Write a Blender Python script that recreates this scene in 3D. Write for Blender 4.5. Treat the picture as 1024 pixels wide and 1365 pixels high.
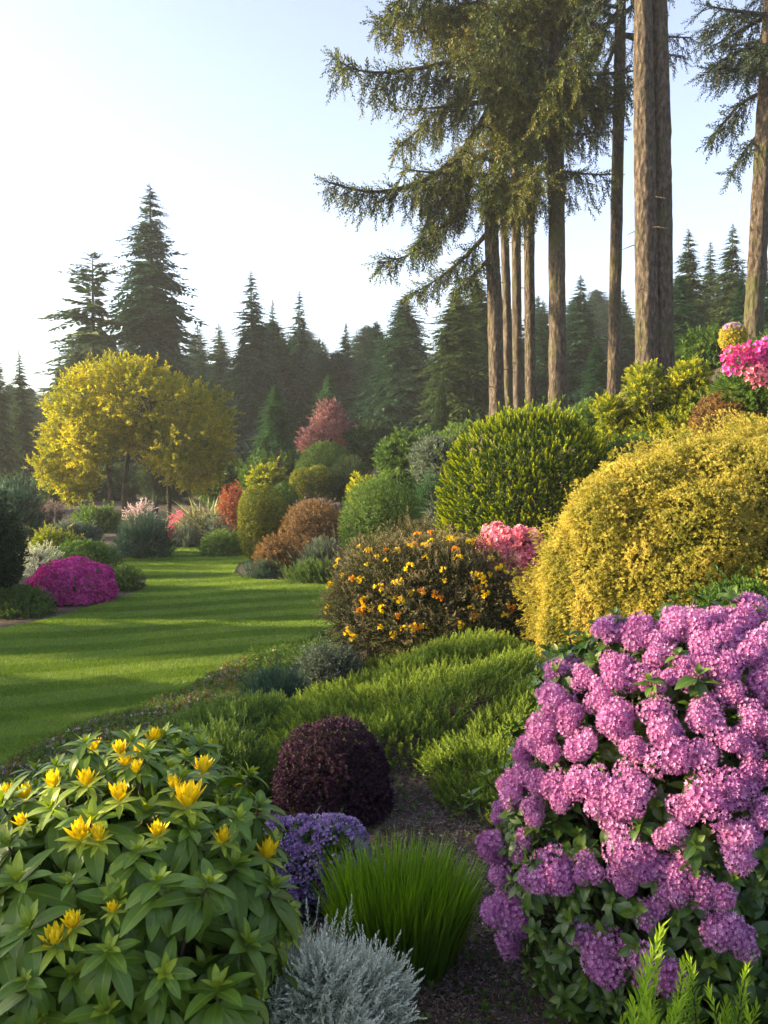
import bpy, math
import numpy as np
from math import radians as rad, sin, cos, pi

for o in list(bpy.data.objects): bpy.data.objects.remove(o)
S = bpy.context.scene
# ------------------------------------------------------------------ camera
F = 1182.0; CZ = 2.6; PITCH = math.atan(62.5 / F)
cam = bpy.data.cameras.new('camera'); cam_o = bpy.data.objects.new('camera', cam)
S.collection.objects.link(cam_o)
cam_o.location = (0, 0, CZ); cam_o.rotation_euler = (pi / 2 - PITCH, 0, 0)
cam.sensor_fit = 'VERTICAL'; cam.sensor_height = 24; cam.lens = 24 * F / 1365
cam.clip_start = 0.05; cam.clip_end = 3000
S.camera = cam_o
# ------------------------------------------------------------------ sky, sun, exposure
SUN_AZ = -88.0; SUN_EL = 13.0; HAZE = 0.0006
W = bpy.data.worlds.new('World'); S.world = W; W.use_nodes = True
wn = W.node_tree; bg = wn.nodes['Background']
sky = wn.nodes.new('ShaderNodeTexSky'); sky.sky_type = 'NISHITA'; sky.sun_disc = False
sky.sun_elevation = rad(SUN_EL); sky.sun_rotation = rad(SUN_AZ % 360)
sky.air_density = 0.9; sky.dust_density = 3.0; sky.ozone_density = 1.6
skh = wn.nodes.new('ShaderNodeHueSaturation'); skh.inputs['Saturation'].default_value = 0.78; skh.inputs['Hue'].default_value = 0.515; wn.links.new(sky.outputs[0], skh.inputs['Color']); wn.links.new(skh.outputs[0], bg.inputs[0]); bg.inputs[1].default_value = 0.115
sun = bpy.data.lights.new('sun', 'SUN'); sun.energy = 4.1; sun.angle = rad(0.6); sun.color = (1.0, 0.76, 0.42)
sun_o = bpy.data.objects.new('sun', sun); S.collection.objects.link(sun_o)
sun_o.rotation_euler = (rad(90 - SUN_EL), 0, rad(180 - SUN_AZ))
S.view_settings.view_transform = 'Standard'; S.view_settings.look = 'None'
S.view_settings.exposure = 2.3; S.view_settings.gamma = 1.0; S.view_settings.use_curve_mapping = False
S.render.engine = 'CYCLES'
cy = S.cycles; cy.max_bounces = 7; cy.diffuse_bounces = 3; cy.glossy_bounces = 2; cy.transmission_bounces = 4
cy.volume_bounces = 1; cy.use_denoising = True; cy.sample_clamp_indirect = 6

RG = np.random.default_rng(11)
def U(a, b, n=None): return RG.uniform(a, b, n)
# ------------------------------------------------------------------ helpers: picture point at a real distance
def at(px, py, y):
    c = (px - 512) / F; s = (682.5 - py) / F
    d = (c, cos(PITCH) + s * sin(PITCH), -sin(PITCH) + s * cos(PITCH))
    k = y / d[1]
    return np.array([d[0] * k, y, CZ + d[2] * k])
def on_z(px, py, z=0.0):
    c = (px - 512) / F; s = (682.5 - py) / F
    d = (c, cos(PITCH) + s * sin(PITCH), -sin(PITCH) + s * cos(PITCH))
    k = (z - CZ) / d[2]
    return np.array([d[0] * k, d[1] * k, z])
def hit(px, py, c, r):
    """point where a sight line first meets an ellipsoid, with its normal"""
    o = (np.array([0, 0, CZ]) - c) / r
    a = at(px, py, 1.0) - np.array([0, 0, CZ]); d = a / r
    A = d @ d; Bq = o @ d; C = o @ o - 1
    D = Bq * Bq - A * C
    k = (-Bq - math.sqrt(D)) / A if D > 0 else -Bq / A
    p = np.array([0, 0, CZ]) + a * k
    n = (p - c) / r ** 2
    return p, n / np.linalg.norm(n)
def inpoly(x, y, P):
    x = np.asarray(x); y = np.asarray(y); r = np.zeros(x.shape, bool); n = len(P)
    for i in range(n):
        x1, y1 = P[i][:2]; x2, y2 = P[(i + 1) % n][:2]
        if y1 == y2: continue
        c = (y1 > y) != (y2 > y)
        r ^= c & (x < (x2 - x1) * (y - y1) / (y2 - y1) + x1)
    return r
def noise(p, f, seed=0):
    g = np.random.default_rng(abs(int(seed))); p = np.atleast_2d(p); r = np.zeros(len(p)); a = 1.0; t = 0
    for o in range(3):
        for k in range(4):
            d = g.normal(size=3); d /= np.linalg.norm(d)
            r += a * np.sin(p @ d * f * (0.8 + 0.5 * g.random()) * 2 * pi + g.random() * 7); 
        t += a * 1.6; f *= 2.1; a *= 0.55
    return r / t
# ------------------------------------------------------------------ mesh building
class Tm:
    """a small template: vertices, polygons, tint offset and material slot of each polygon"""
    def __init__(s): s.v = []; s.f = []; s.t = []; s.m = []; s.n = 0
    def add(s, v, f, t=0.0, m=0):
        v = np.asarray(v, float).reshape(-1, 3)
        s.v.append(v); s.f += [[i + s.n for i in q] for q in f]; s.n += len(v)
        s.t += list(np.broadcast_to(t, len(f))); s.m += [m] * len(f)
        return s
    def use(s, o, M=np.eye(3), p=(0, 0, 0), k=1.0, t=0.0, m=None):
        V = (np.concatenate(o.v) * k) @ np.asarray(M).T + np.asarray(p)
        s.v.append(V); s.f += [[i + s.n for i in q] for q in o.f]; s.n += len(V)
        s.t += [x + t for x in o.t]; s.m += (o.m if m is None else [m] * len(o.m))
        return s
def dirs(pol, az): return np.array([np.sin(pol) * np.cos(az), np.sin(pol) * np.sin(az), np.cos(pol)])
def basis(d, up=(0, 0, 1), roll=0.0):
    """columns x, y, z with z along d and y (leaf normal) as near `up` as it can be"""
    d = np.asarray(d, float); d = d / np.linalg.norm(d); up = np.asarray(up, float)
    x = np.cross(up, d); l = np.linalg.norm(x)
    x = np.array([1.0, 0, 0]) if l < 1e-4 else x / l
    y = np.cross(d, x); c, s_ = cos(roll), sin(roll)
    return np.stack([x * c + y * s_, y * c - x * s_, d], 1)
def frames(d, rng=RG):
    d = d / np.linalg.norm(d, axis=1, keepdims=True); n = len(d)
    a = rng.normal(size=(n, 3)); x = np.cross(a, d); x /= np.linalg.norm(x, axis=1, keepdims=True) + 1e-9
    return np.stack([x, np.cross(d, x), d], 2)
class MB:
    def __init__(s): s.v = []; s.l = []; s.z = []; s.t = []; s.m = []; s.n = 0
    def raw(s, v, f, t=0.5, m=0):
        s.v.append(np.asarray(v, float)); f = [list(q) for q in f]
        s.l.append(np.array([i for q in f for i in q], np.int64) + s.n); s.z.append(np.array([len(q) for q in f]))
        s.t.append(np.broadcast_to(t, len(f)).astype(float)); s.m.append(np.full(len(f), m)); s.n += len(s.v[-1])
        return s
    def inst(s, T, pos, R, sc=1.0, tint=0.5, jit=0.12, m=None):
        tv = np.concatenate(T.v); k = len(tv); n = len(pos)
        if n == 0: return s
        sc = np.asarray(sc, float)
        if sc.ndim == 0: sc = np.full(n, float(sc))
        if sc.ndim == 1: sc = np.repeat(sc[:, None], 3, 1)
        V = np.einsum('nij,nkj->nki', R, tv[None] * sc[:, None, :]) + np.asarray(pos)[:, None, :]
        fl = np.array([i for q in T.f for i in q], np.int64); z = np.array([len(q) for q in T.f])
        s.v.append(V.reshape(-1, 3)); s.l.append((fl[None] + (k * np.arange(n))[:, None]).ravel() + s.n)
        s.z.append(np.tile(z, n))
        tn = np.broadcast_to(tint, n)[:, None] + np.array(T.t)[None] + RG.normal(size=(n, len(z))) * jit
        s.t.append(np.clip(tn, 0, 1).ravel()); s.m.append(np.tile(T.m if m is None else [m] * len(T.m), n)); s.n += n * k
        return s
    def tube(s, pts, rad_, sides=8, t=0.5, m=0, rough=0.0, cap=True):
        pts = np.asarray(pts, float); n = len(pts); rad_ = np.broadcast_to(rad_, n)
        d = np.gradient(pts, axis=0); d /= np.linalg.norm(d, axis=1, keepdims=True) + 1e-9
        ref = np.array([0.0, 1, 0.02]) if abs(d[0][1]) < 0.9 else np.array([1.0, 0, 0])
        x = np.cross(d, ref); x /= np.linalg.norm(x, axis=1, keepdims=True) + 1e-9; y = np.cross(d, x)
        a = np.arange(sides) * 2 * pi / sides
        rr = rad_[:, None] * (1 + rough * RG.normal(size=(n, sides)))
        V = pts[:, None] + rr[..., None] * (np.cos(a)[None, :, None] * x[:, None] + np.sin(a)[None, :, None] * y[:, None])
        f = [(i * sides + j, i * sides + (j + 1) % sides, (i + 1) * sides + (j + 1) % sides, (i + 1) * sides + j) for i in range(n - 1) for j in range(sides)]
        if cap: f.append([(n - 1) * sides + j for j in range(sides)])
        return s.raw(V.reshape(-1, 3), f, t, m)
    def mesh(s, name, mats, smooth=False):
        me = bpy.data.meshes.new(name)
        v = np.concatenate(s.v); l = np.concatenate(s.l); z = np.concatenate(s.z)
        me.vertices.add(len(v)); me.vertices.foreach_set('co', v.astype(np.float32).ravel())
        me.loops.add(len(l)); me.loops.foreach_set('vertex_index', l.astype(np.int32))
        me.polygons.add(len(z)); me.polygons.foreach_set('loop_start', (np.cumsum(z) - z).astype(np.int32))
        me.polygons.foreach_set('material_index', np.concatenate(s.m).astype(np.int32))
        me.polygons.foreach_set('use_smooth', np.full(len(z), bool(smooth)))
        at_ = me.attributes.new('tint', 'FLOAT', 'FACE'); at_.data.foreach_set('value', np.concatenate(s.t).astype(np.float32))
        for m in (mats if isinstance(mats, (list, tuple)) else [mats]): me.materials.append(m)
        me.update(calc_edges=True); return me
    def obj(s, name, mats, parent=None, smooth=False): return link(name, s.mesh(name, mats, smooth), parent)
def link(name, data, parent=None):
    o = bpy.data.objects.new(name, data); S.collection.objects.link(o)
    if parent is not None: o.parent = parent
    return o
def tag(o, label=None, cat=None, group=None, kind=None):
    if label: o['label'] = label
    if cat: o['category'] = cat
    if group: o['group'] = group
    if kind: o['kind'] = kind
    return o
def thing(name, label, cat, loc=(0, 0, 0), group=None):
    o = link(name, None); o.location = loc; return tag(o, label, cat, group)
# ------------------------------------------------------------------ materials
def leafmat(name, cols, rough=0.55, trans=0.3, spec=0.3, tcol=1.3, nscale=1.5, namt=0.25):
    m = bpy.data.materials.new(name); m.use_nodes = True; nt = m.node_tree; N = nt.nodes; L = nt.links
    p = N['Principled BSDF']; out = N['Material Output']
    a = N.new('ShaderNodeAttribute'); a.attribute_name = 'tint'
    g = N.new('ShaderNodeNewGeometry'); nz = N.new('ShaderNodeTexNoise'); nz.inputs['Scale'].default_value = nscale; nz.inputs['Detail'].default_value = 2
    L.new(g.outputs['Position'], nz.inputs['Vector'])
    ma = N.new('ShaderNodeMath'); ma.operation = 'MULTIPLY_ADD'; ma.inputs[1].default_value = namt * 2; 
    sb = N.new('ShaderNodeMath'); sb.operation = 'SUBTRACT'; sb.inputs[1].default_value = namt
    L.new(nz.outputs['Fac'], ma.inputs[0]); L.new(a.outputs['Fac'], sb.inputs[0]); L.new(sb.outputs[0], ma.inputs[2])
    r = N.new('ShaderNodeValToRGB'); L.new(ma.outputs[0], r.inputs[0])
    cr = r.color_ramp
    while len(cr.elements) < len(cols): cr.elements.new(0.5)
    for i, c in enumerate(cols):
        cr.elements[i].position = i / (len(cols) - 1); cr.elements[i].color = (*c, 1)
    L.new(r.outputs[0], p.inputs['Base Color']); p.inputs['Roughness'].default_value = rough
    p.inputs['Specular IOR Level'].default_value = spec
    tr = N.new('ShaderNodeBsdfTranslucent'); mx = N.new('ShaderNodeMixShader'); mx.inputs[0].default_value = trans
    hs = N.new('ShaderNodeHueSaturation'); hs.inputs['Value'].default_value = tcol; hs.inputs['Saturation'].default_value = 1.1
    L.new(r.outputs[0], hs.inputs['Color']); L.new(hs.outputs[0], tr.inputs[0])
    L.new(p.outputs[0], mx.inputs[1]); L.new(tr.outputs[0], mx.inputs[2]); L.new(mx.outputs[0], out.inputs[0])
    return m
def noisemat(name, cols, scale=4.0, stretch=(1, 1, 1), rough=0.9, bump=0.4, dist=0.02, detail=8, mix2=None):
    m = bpy.data.materials.new(name); m.use_nodes = True; nt = m.node_tree; N = nt.nodes; L = nt.links
    p = N['Principled BSDF']; g = N.new('ShaderNodeNewGeometry'); mp = N.new('ShaderNodeMapping'); mp.inputs['Scale'].default_value = stretch
    L.new(g.outputs['Position'], mp.inputs[0]); nz = N.new('ShaderNodeTexNoise'); nz.inputs['Scale'].default_value = scale; nz.inputs['Detail'].default_value = detail; nz.inputs['Roughness'].default_value = 0.65
    L.new(mp.outputs[0], nz.inputs['Vector']); r = N.new('ShaderNodeValToRGB'); L.new(nz.outputs['Fac'], r.inputs[0]); cr = r.color_ramp
    while len(cr.elements) < len(cols): cr.elements.new(0.5)
    for i, c in enumerate(cols):
        cr.elements[i].position = 0.28 + 0.44 * i / (len(cols) - 1); cr.elements[i].color = (*c, 1)
    L.new(r.outputs[0], p.inputs['Base Color']); p.inputs['Roughness'].default_value = rough; p.inputs['Specular IOR Level'].default_value = 0.2
    b = N.new('ShaderNodeBump'); b.inputs['Strength'].default_value = bump; b.inputs['Distance'].default_value = dist
    L.new(nz.outputs['Fac'], b.inputs['Height']); L.new(b.outputs[0], p.inputs['Normal'])
    return m
def barkmat(name, cols, sc=1.0):
    m = noisemat(name, cols, scale=15 * sc, stretch=(1, 1, 0.42), bump=1.0, dist=0.06)
    nt = m.node_tree; N = nt.nodes; L = nt.links
    vo = N.new('ShaderNodeTexVoronoi'); vo.inputs['Scale'].default_value = 11 * sc; mp = [n for n in N if n.type == 'MAPPING'][0]; mp2 = N.new('ShaderNodeMapping'); mp2.inputs['Scale'].default_value = (1, 1, 0.3)
    g = [n for n in N if n.type == 'NEW_GEOMETRY'][0]; L.new(g.outputs['Position'], mp2.inputs[0]); L.new(mp2.outputs[0], vo.inputs['Vector'])
    b0 = [n for n in N if n.type == 'BUMP'][0]; b = N.new('ShaderNodeBump'); b.inputs['Strength'].default_value = 0.9; b.inputs['Distance'].default_value = 0.05
    L.new(vo.outputs['Distance'], b.inputs['Height']); L.new(b0.outputs[0], b.inputs['Normal']); L.new(b.outputs[0], N['Principled BSDF'].inputs['Normal'])
    p = N['Principled BSDF']; src = p.inputs['Base Color'].links[0].from_socket; mn = N.new('ShaderNodeTexNoise'); mn.inputs['Scale'].default_value = 1.3; mn.inputs['Detail'].default_value = 6
    L.new(g.outputs['Position'], mn.inputs['Vector']); mr = N.new('ShaderNodeMapRange'); mr.inputs['From Min'].default_value = .52; mr.inputs['From Max'].default_value = .68; mr.inputs['To Max'].default_value = .7
    L.new(mn.outputs['Fac'], mr.inputs['Value']); mx = N.new('ShaderNodeMix'); mx.data_type = 'RGBA'; L.new(mr.outputs[0], mx.inputs[0]); L.new(src, mx.inputs[6]); mx.inputs[7].default_value = (.055, .065, .022, 1); L.new(mx.outputs[2], p.inputs['Base Color'])
    return m
M = {}
M['mulch'] = noisemat('mulch_soil', [(0.025, 0.018, 0.014), (0.075, 0.056, 0.043), (0.17, 0.135, 0.105)], scale=16, bump=1.0, dist=0.05)
M['chips'] = leafmat('mulch_chips', [(0.03, 0.02, 0.014), (0.11, 0.08, 0.058), (0.30, 0.24, 0.19)], trans=0.0, rough=0.85)
M['lawn_base'] = noisemat('lawn_turf', [(0.030, 0.070, 0.010), (0.045, 0.11, 0.014), (0.07, 0.14, 0.02)], scale=3, bump=0.3)
M['grass'] = leafmat('grass_blades', [(0.075, 0.13, 0.014), (0.15, 0.24, 0.026), (0.30, 0.39, 0.042)], trans=0.3, nscale=0.6)
M['bark'] = barkmat('bark_conifer', [(0.016, 0.012, 0.010), (0.062, 0.048, 0.038), (0.15, 0.125, 0.10)])
M['bark_far'] = barkmat('bark_far', [(0.018, 0.014, 0.011), (0.058, 0.046, 0.037), (0.12, 0.10, 0.082)], 0.6)
M['stem'] = noisemat('stem_wood', [(0.025, 0.017, 0.012), (0.07, 0.05, 0.034), (0.13, 0.10, 0.07)], scale=30)
M['needle_hero'] = leafmat('needles_olive', [(0.012, 0.026, 0.007), (0.034, 0.056, 0.012), (0.095, 0.115, 0.02), (0.17, 0.145, 0.034)], trans=0.25, nscale=0.8, namt=0.35)
M['needle_cool'] = leafmat('needles_cool', [(0.012, 0.024, 0.014), (0.028, 0.05, 0.026), (0.055, 0.085, 0.04)], trans=0.22)
M['needle_far'] = leafmat('needles_far', [(0.009, 0.034, 0.017), (0.020, 0.060, 0.029), (0.042, 0.098, 0.045)], trans=0.2, nscale=0.3, namt=0.3)
M['needle_far2'] = leafmat('needles_far_warm', [(0.014, 0.033, 0.011), (0.034, 0.065, 0.020), (0.078, 0.11, 0.032)], trans=0.25, nscale=0.3)
M['needle_soft'] = leafmat('needles_soft', [(0.02, 0.055, 0.02), (0.035, 0.095, 0.03), (0.06, 0.14, 0.045)], trans=0.3, nscale=0.5)
G = lambda n, *c, **k: M.__setitem__(n, leafmat('leaf_' + n, list(c), **k))
G('yellowtree', (0.085, 0.10, 0.010), (0.21, 0.21, 0.018), (0.46, 0.39, 0.03), trans=0.5, tcol=1.5, nscale=0.5)
G('plumtree', (0.09, 0.04, 0.045), (0.20, 0.09, 0.10), (0.34, 0.17, 0.18), trans=0.3)
G('green', (0.022, 0.058, 0.009), (0.050, 0.11, 0.015), (0.11, 0.18, 0.024))
G('midgreen', (0.035, 0.075, 0.012), (0.075, 0.14, 0.022), (0.15, 0.23, 0.04))
G('darkgreen', (0.008, 0.022, 0.007), (0.018, 0.042, 0.011), (0.04, 0.075, 0.018))
G('bluegreen', (0.018, 0.05, 0.03), (0.04, 0.09, 0.055), (0.08, 0.14, 0.085))
G('greygreen', (0.035, 0.055, 0.04), (0.075, 0.105, 0.075), (0.15, 0.19, 0.13))
G('gold_clip', (0.035, 0.060, 0.006), (0.11, 0.14, 0.013), (0.30, 0.28, 0.022))
G('chartreuse', (0.018, 0.045, 0.004), (0.07, 0.12, 0.006), (0.36, 0.40, 0.014), trans=0.35, namt=0.12)
G('gold', (0.10, 0.12, 0.014), (0.32, 0.29, 0.045), (0.62, 0.50, 0.12), trans=0.35, namt=0.4, nscale=2.6)
G('lime', (0.05, 0.09, 0.010), (0.17, 0.21, 0.015), (0.46, 0.42, 0.02), trans=0.4)
G('rust', (0.055, 0.035, 0.014), (0.14, 0.082, 0.030), (0.30, 0.175, 0.055))
G('rustred', (0.12, 0.03, 0.018), (0.25, 0.07, 0.035), (0.38, 0.13, 0.05))
G('bronze', (0.032, 0.040, 0.011), (0.085, 0.085, 0.026), (0.29, 0.22, 0.13))
G('brownpink', (0.06, 0.045, 0.04), (0.14, 0.10, 0.09), (0.25, 0.19, 0.17))
G('burgundy', (0.010, 0.005, 0.008), (0.026, 0.010, 0.021), (0.085, 0.028, 0.072), namt=0.15)
G('ground', (0.050, 0.095, 0.010), (0.12, 0.185, 0.022), (0.24, 0.32, 0.045), trans=0.35)
G('silver', (0.27, 0.30, 0.21), (0.54, 0.58, 0.44), (0.78, 0.80, 0.66), trans=0.15)
G('tuft', (0.045, 0.10, 0.006), (0.10, 0.20, 0.012), (0.20, 0.32, 0.03), trans=0.4, rough=0.4)
G('pale_blade', (0.12, 0.16, 0.07), (0.24, 0.28, 0.13), (0.4, 0.43, 0.22))
G('dry_blade', (0.06, 0.07, 0.03), (0.15, 0.14, 0.06), (0.28, 0.24, 0.12))
G('rhodo_leaf', (0.052, 0.10, 0.010), (0.115, 0.20, 0.020), (0.33, 0.40, 0.035), trans=0.22, rough=0.42, spec=0.35, namt=0.05)
G('lilac_leaf', (0.022, 0.055, 0.008), (0.05, 0.105, 0.015), (0.15, 0.22, 0.03), trans=0.25, rough=0.42, spec=0.45, namt=0.1)
G('fern', (0.08, 0.17, 0.012), (0.18, 0.32, 0.02), (0.36, 0.50, 0.05), trans=0.4)
G('yellowpetal', (0.74, 0.50, 0.01), (0.84, 0.64, 0.02), (0.9, 0.78, 0.06), trans=0.35, tcol=1.1, spec=0.2)
G('orangepetal', (0.70, 0.20, 0.02), (0.80, 0.38, 0.02), (0.85, 0.55, 0.03), trans=0.35, tcol=1.1)
G('magenta', (0.40, 0.016, 0.18), (0.62, 0.045, 0.32), (0.78, 0.14, 0.48), trans=0.3, tcol=1.1)
G('hotpink', (0.62, 0.03, 0.20), (0.75, 0.08, 0.32), (0.85, 0.2, 0.45), trans=0.3, tcol=1.1)
G('pink', (0.70, 0.15, 0.24), (0.84, 0.28, 0.38), (0.90, 0.46, 0.54), trans=0.3, tcol=1.1)
G('lilac', (0.33, 0.095, 0.28), (0.52, 0.21, 0.46), (0.72, 0.43, 0.67), trans=0.35, tcol=1.1, namt=0.15, nscale=3)
G('lavender', (0.15, 0.075, 0.25), (0.29, 0.18, 0.41), (0.50, 0.38, 0.62), trans=0.25, namt=0.2, nscale=8)
G('whitish', (0.30, 0.20, 0.20), (0.55, 0.42, 0.45), (0.8, 0.74, 0.74))
# ------------------------------------------------------------------ leaf and sprig templates (z along the axis)
def leaf(l, w, fold=0.25):
    return Tm().add([(0, 0, 0), (-w / 2, w * fold, l * .5), (0, 0, l), (w / 2, w * fold, l * .5)], [(0, 1, 2), (0, 2, 3)])
def bigleaf(l, w, bend=0.8, n=6, fold=0.22, tipw=0.62, rib=.22):
    """lanceolate leaf with a pale midrib in its fold, bending towards -y"""
    T = Tm(); v = []; a = 0.0; p = np.array([0., 0, 0]); cup = U(-.05, .05)
    for i in range(n + 1):
        s = i / n; ww = w / 2 * (sin(pi * min(1, s ** tipw)) ** 0.75 if 0 < s < 1 else 0.03)
        nrm = np.array([0, cos(a), sin(a)]); m = min(ww * .5, .028 * (1.1 - s))
        v += [p + np.array([-ww, 0, 0]) + nrm * ww * fold, p + [-m, 0, 0] + nrm * .004, p + [m, 0, 0] + nrm * .004, p + np.array([ww, 0, 0]) + nrm * ww * fold]
        a += bend / n; p = p + np.array([cup / n, -sin(a), cos(a)]) * l / n
    f = []; t = []
    for i in range(n): b = 4 * i; f += [(b, b + 4, b + 5, b + 1), (b + 1, b + 5, b + 6, b + 2), (b + 2, b + 6, b + 7, b + 3)]; t += [U(-.02, .03), rib, U(-.02, .03)]
    return T.add(v, f, t)
def sprig(k, L, ll, lw, p0=75, p1=15, tb=0.25, lf=None, fold=0.25, twig=0.0):
    T = Tm(); lf = lf or leaf(ll, lw, fold)
    for i in range(k):
        s = (i + .5) / k; pol = rad(p0 + (p1 - p0) * s) * U(.8, 1.2); az = i * 2.399 + U(-.3, .3)
        d = dirs(pol, az)
        T.use(lf, basis(d, (0, 0, 1)), (0, 0, L * s), U(.75, 1.15) * (1.1 - .35 * s), (s - .5) * 2 * tb)
    if twig: T.add([(-twig, 0, -L * .3), (twig, 0, -L * .3), (0, 0, L)], [(0, 1, 2)], -.5)
    return T
def floret(l, w, k=5, cup=55, n=1):
    T = Tm()
    for i in range(k):
        T.use(leaf(l, w, .1), basis(dirs(rad(cup), i * 2 * pi / k), (0, 0, 1)), t=U(-.15, .15))
    return T
def cluster(fl, n, r, flat=0.8, zmin=-0.1):
    """dome-shaped head of florets"""
    T = Tm()
    for i in range(n):
        z = zmin + (1 - zmin) * (i + .5) / n; a = i * 2.399; q = math.sqrt(max(0, 1 - z * z)); k = U(.62, 1.15)
        d = np.array([q * cos(a), q * sin(a), z])
        T.use(fl, basis(d + RG.normal(size=3) * .15, (0.1, 0.2, 1), U(0, 6)), d * r * k * np.array([1, 1, flat]), U(.85, 1.15), U(-.25, .25))
    return T
# ------------------------------------------------------------------ ground
def C(px, py, y): return at(px, py, y)
LAWN_PX = [(-420, 1250), (-200, 1120), (0, 1032), (70, 1000), (170, 962), (250, 922), (330, 878), (400, 858), (445, 845), (475, 800), (455, 773), (400, 775), (345, 772), (312, 764), (318, 752), (345, 742), (345, 731), (300, 733), (262, 731), (275, 722), (330, 705), (300, 703), (262, 717), (225, 728), (155, 748), (165, 762), (196, 770), (190, 786), (140, 803), (60, 826), (0, 838), (-200, 880), (-500, 950)]
LAWN = [on_z(*p)[:2] for p in LAWN_PX]
# every plant of the generic kind: name, label, category, px, base py, width px, height px, depth m, style, material, options
PL = []
def shrub_row(*a, **k): PL.append((a, k))
def shell(lobes, n, amp=0.06, f=1.5, seed=1, depth=0.25, zmin=0.0, reject=True):
    A = np.array([(r[0] * r[1]) + (r[0] * r[2]) + (r[1] * r[2]) for c, r, e in lobes]); A = A / A.sum(); P = []; Nn = []
    for i, (c, r, e) in enumerate(lobes):
        k = int(n * A[i] * 1.25) + 4; c = np.asarray(c, float); r = np.asarray(r, float)
        u = RG.normal(size=(k * 2, 3)); u /= np.linalg.norm(u, axis=1, keepdims=True)
        # even over the ellipsoid's surface
        wgt = np.linalg.norm(u / r, axis=1); wgt /= wgt.max(); u = u[RG.random(len(u)) < wgt][:k]
        s = (np.abs(u) ** e).sum(1) ** (-1 / e)
        q = u * s[:, None]
        q = q * (1 + amp * noise(u, f, seed + i))[:, None] * (1 - depth * RG.random(len(u)) ** 2)[:, None]
        p = c + q * r; nr = np.sign(q) * np.abs(q) ** (e - 1) / r; nr /= np.linalg.norm(nr, axis=1, keepdims=True) + 1e-9
        ok = p[:, 2] > zmin
        if reject:
            for j, (c2, r2, e2) in enumerate(lobes):
                if j == i: continue
                ok &= (np.abs((p - np.asarray(c2)) / np.asarray(r2)) ** e2).sum(1) > 0.72
        P.append(p[ok]); Nn.append(nr[ok])
    return np.concatenate(P), np.concatenate(Nn)
def ragged_shell(P, Nn, L, f, clipped=False):
    """stray shoots beyond the outline, hollows inside it"""
    nz = noise(P, f, 77); keep = (nz > -.62) | (RG.random(len(P)) < .35); P = P[keep].copy(); Nn = Nn[keep]
    if not clipped:
        k = RG.random(len(P)) < .035; P[k] += Nn[k] * L * U(.4, 1.3, (k.sum(), 1)) + np.array([0, 0, .25]) * L
    return P, Nn
def stems(H_, R_, n=7, r=0.02, top=0.7, spread=0.6):
    b = MB()
    for i in range(n):
        a = U(0, 2 * pi); t = np.array([cos(a) * R_ * spread * U(.4, 1), sin(a) * R_ * spread * U(.4, 1), H_ * top * U(.8, 1.1)])
        s0 = np.array([cos(a) * R_ * .08, sin(a) * R_ * .08, -.05]); mid = (s0 + t) / 2 + np.array([U(-.1, .1) * R_, U(-.1, .1) * R_, .05 * H_])
        b.tube([s0, mid * .5 + s0 * .5, mid, mid * .4 + t * .6, t], np.array([1, .85, .7, .55, .3]) * r, 6)
        for j in range(3):
            q = mid + (t - mid) * U(0, .7); e = q + np.array([U(-1, 1) * R_ * .35, U(-1, 1) * R_ * .35, H_ * U(.1, .3)])
            b.tube([q, (q + e) / 2 + [0, 0, .02], e], np.array([.5, .35, .15]) * r, 5)
    return b
ST = {  # sprig template, footprint, lumpiness, lump frequency, up-pull, disorder, depth, density
 'clip':   dict(T=sprig(8, .045, .035, .018, 85, 15), foot=.055, amp=.02, f=1.2, up=.1, rnd=.45, depth=.15, dens=2.6),
 'tight':  dict(T=sprig(9, .07, .045, .022, 80, 15), foot=.075, amp=.06, f=1.8, up=.35, rnd=.5, depth=.25, dens=2.6),
 'loose':  dict(T=sprig(10, .13, .085, .034, 80, 15), foot=.12, amp=.13, f=1.7, up=.6, rnd=.5, depth=.4, dens=2.8),
 'needle': dict(T=sprig(16, .16, .06, .012, 55, 10, twig=.006), foot=.10, amp=.10, f=1.8, up=.9, rnd=.35, depth=.35, dens=2.8),
 'feather': dict(T=sprig(20, .14, .045, .03, 50, 12, tb=.5), foot=.105, amp=.035, f=1.4, up=.75, rnd=.22, depth=.12, dens=2.2),
 'twiggy': dict(T=sprig(9, .16, .05, .02, 60, 20, twig=.006), foot=.12, amp=.15, f=1.9, up=.5, rnd=.7, depth=.45, dens=2.4),
}
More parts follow.
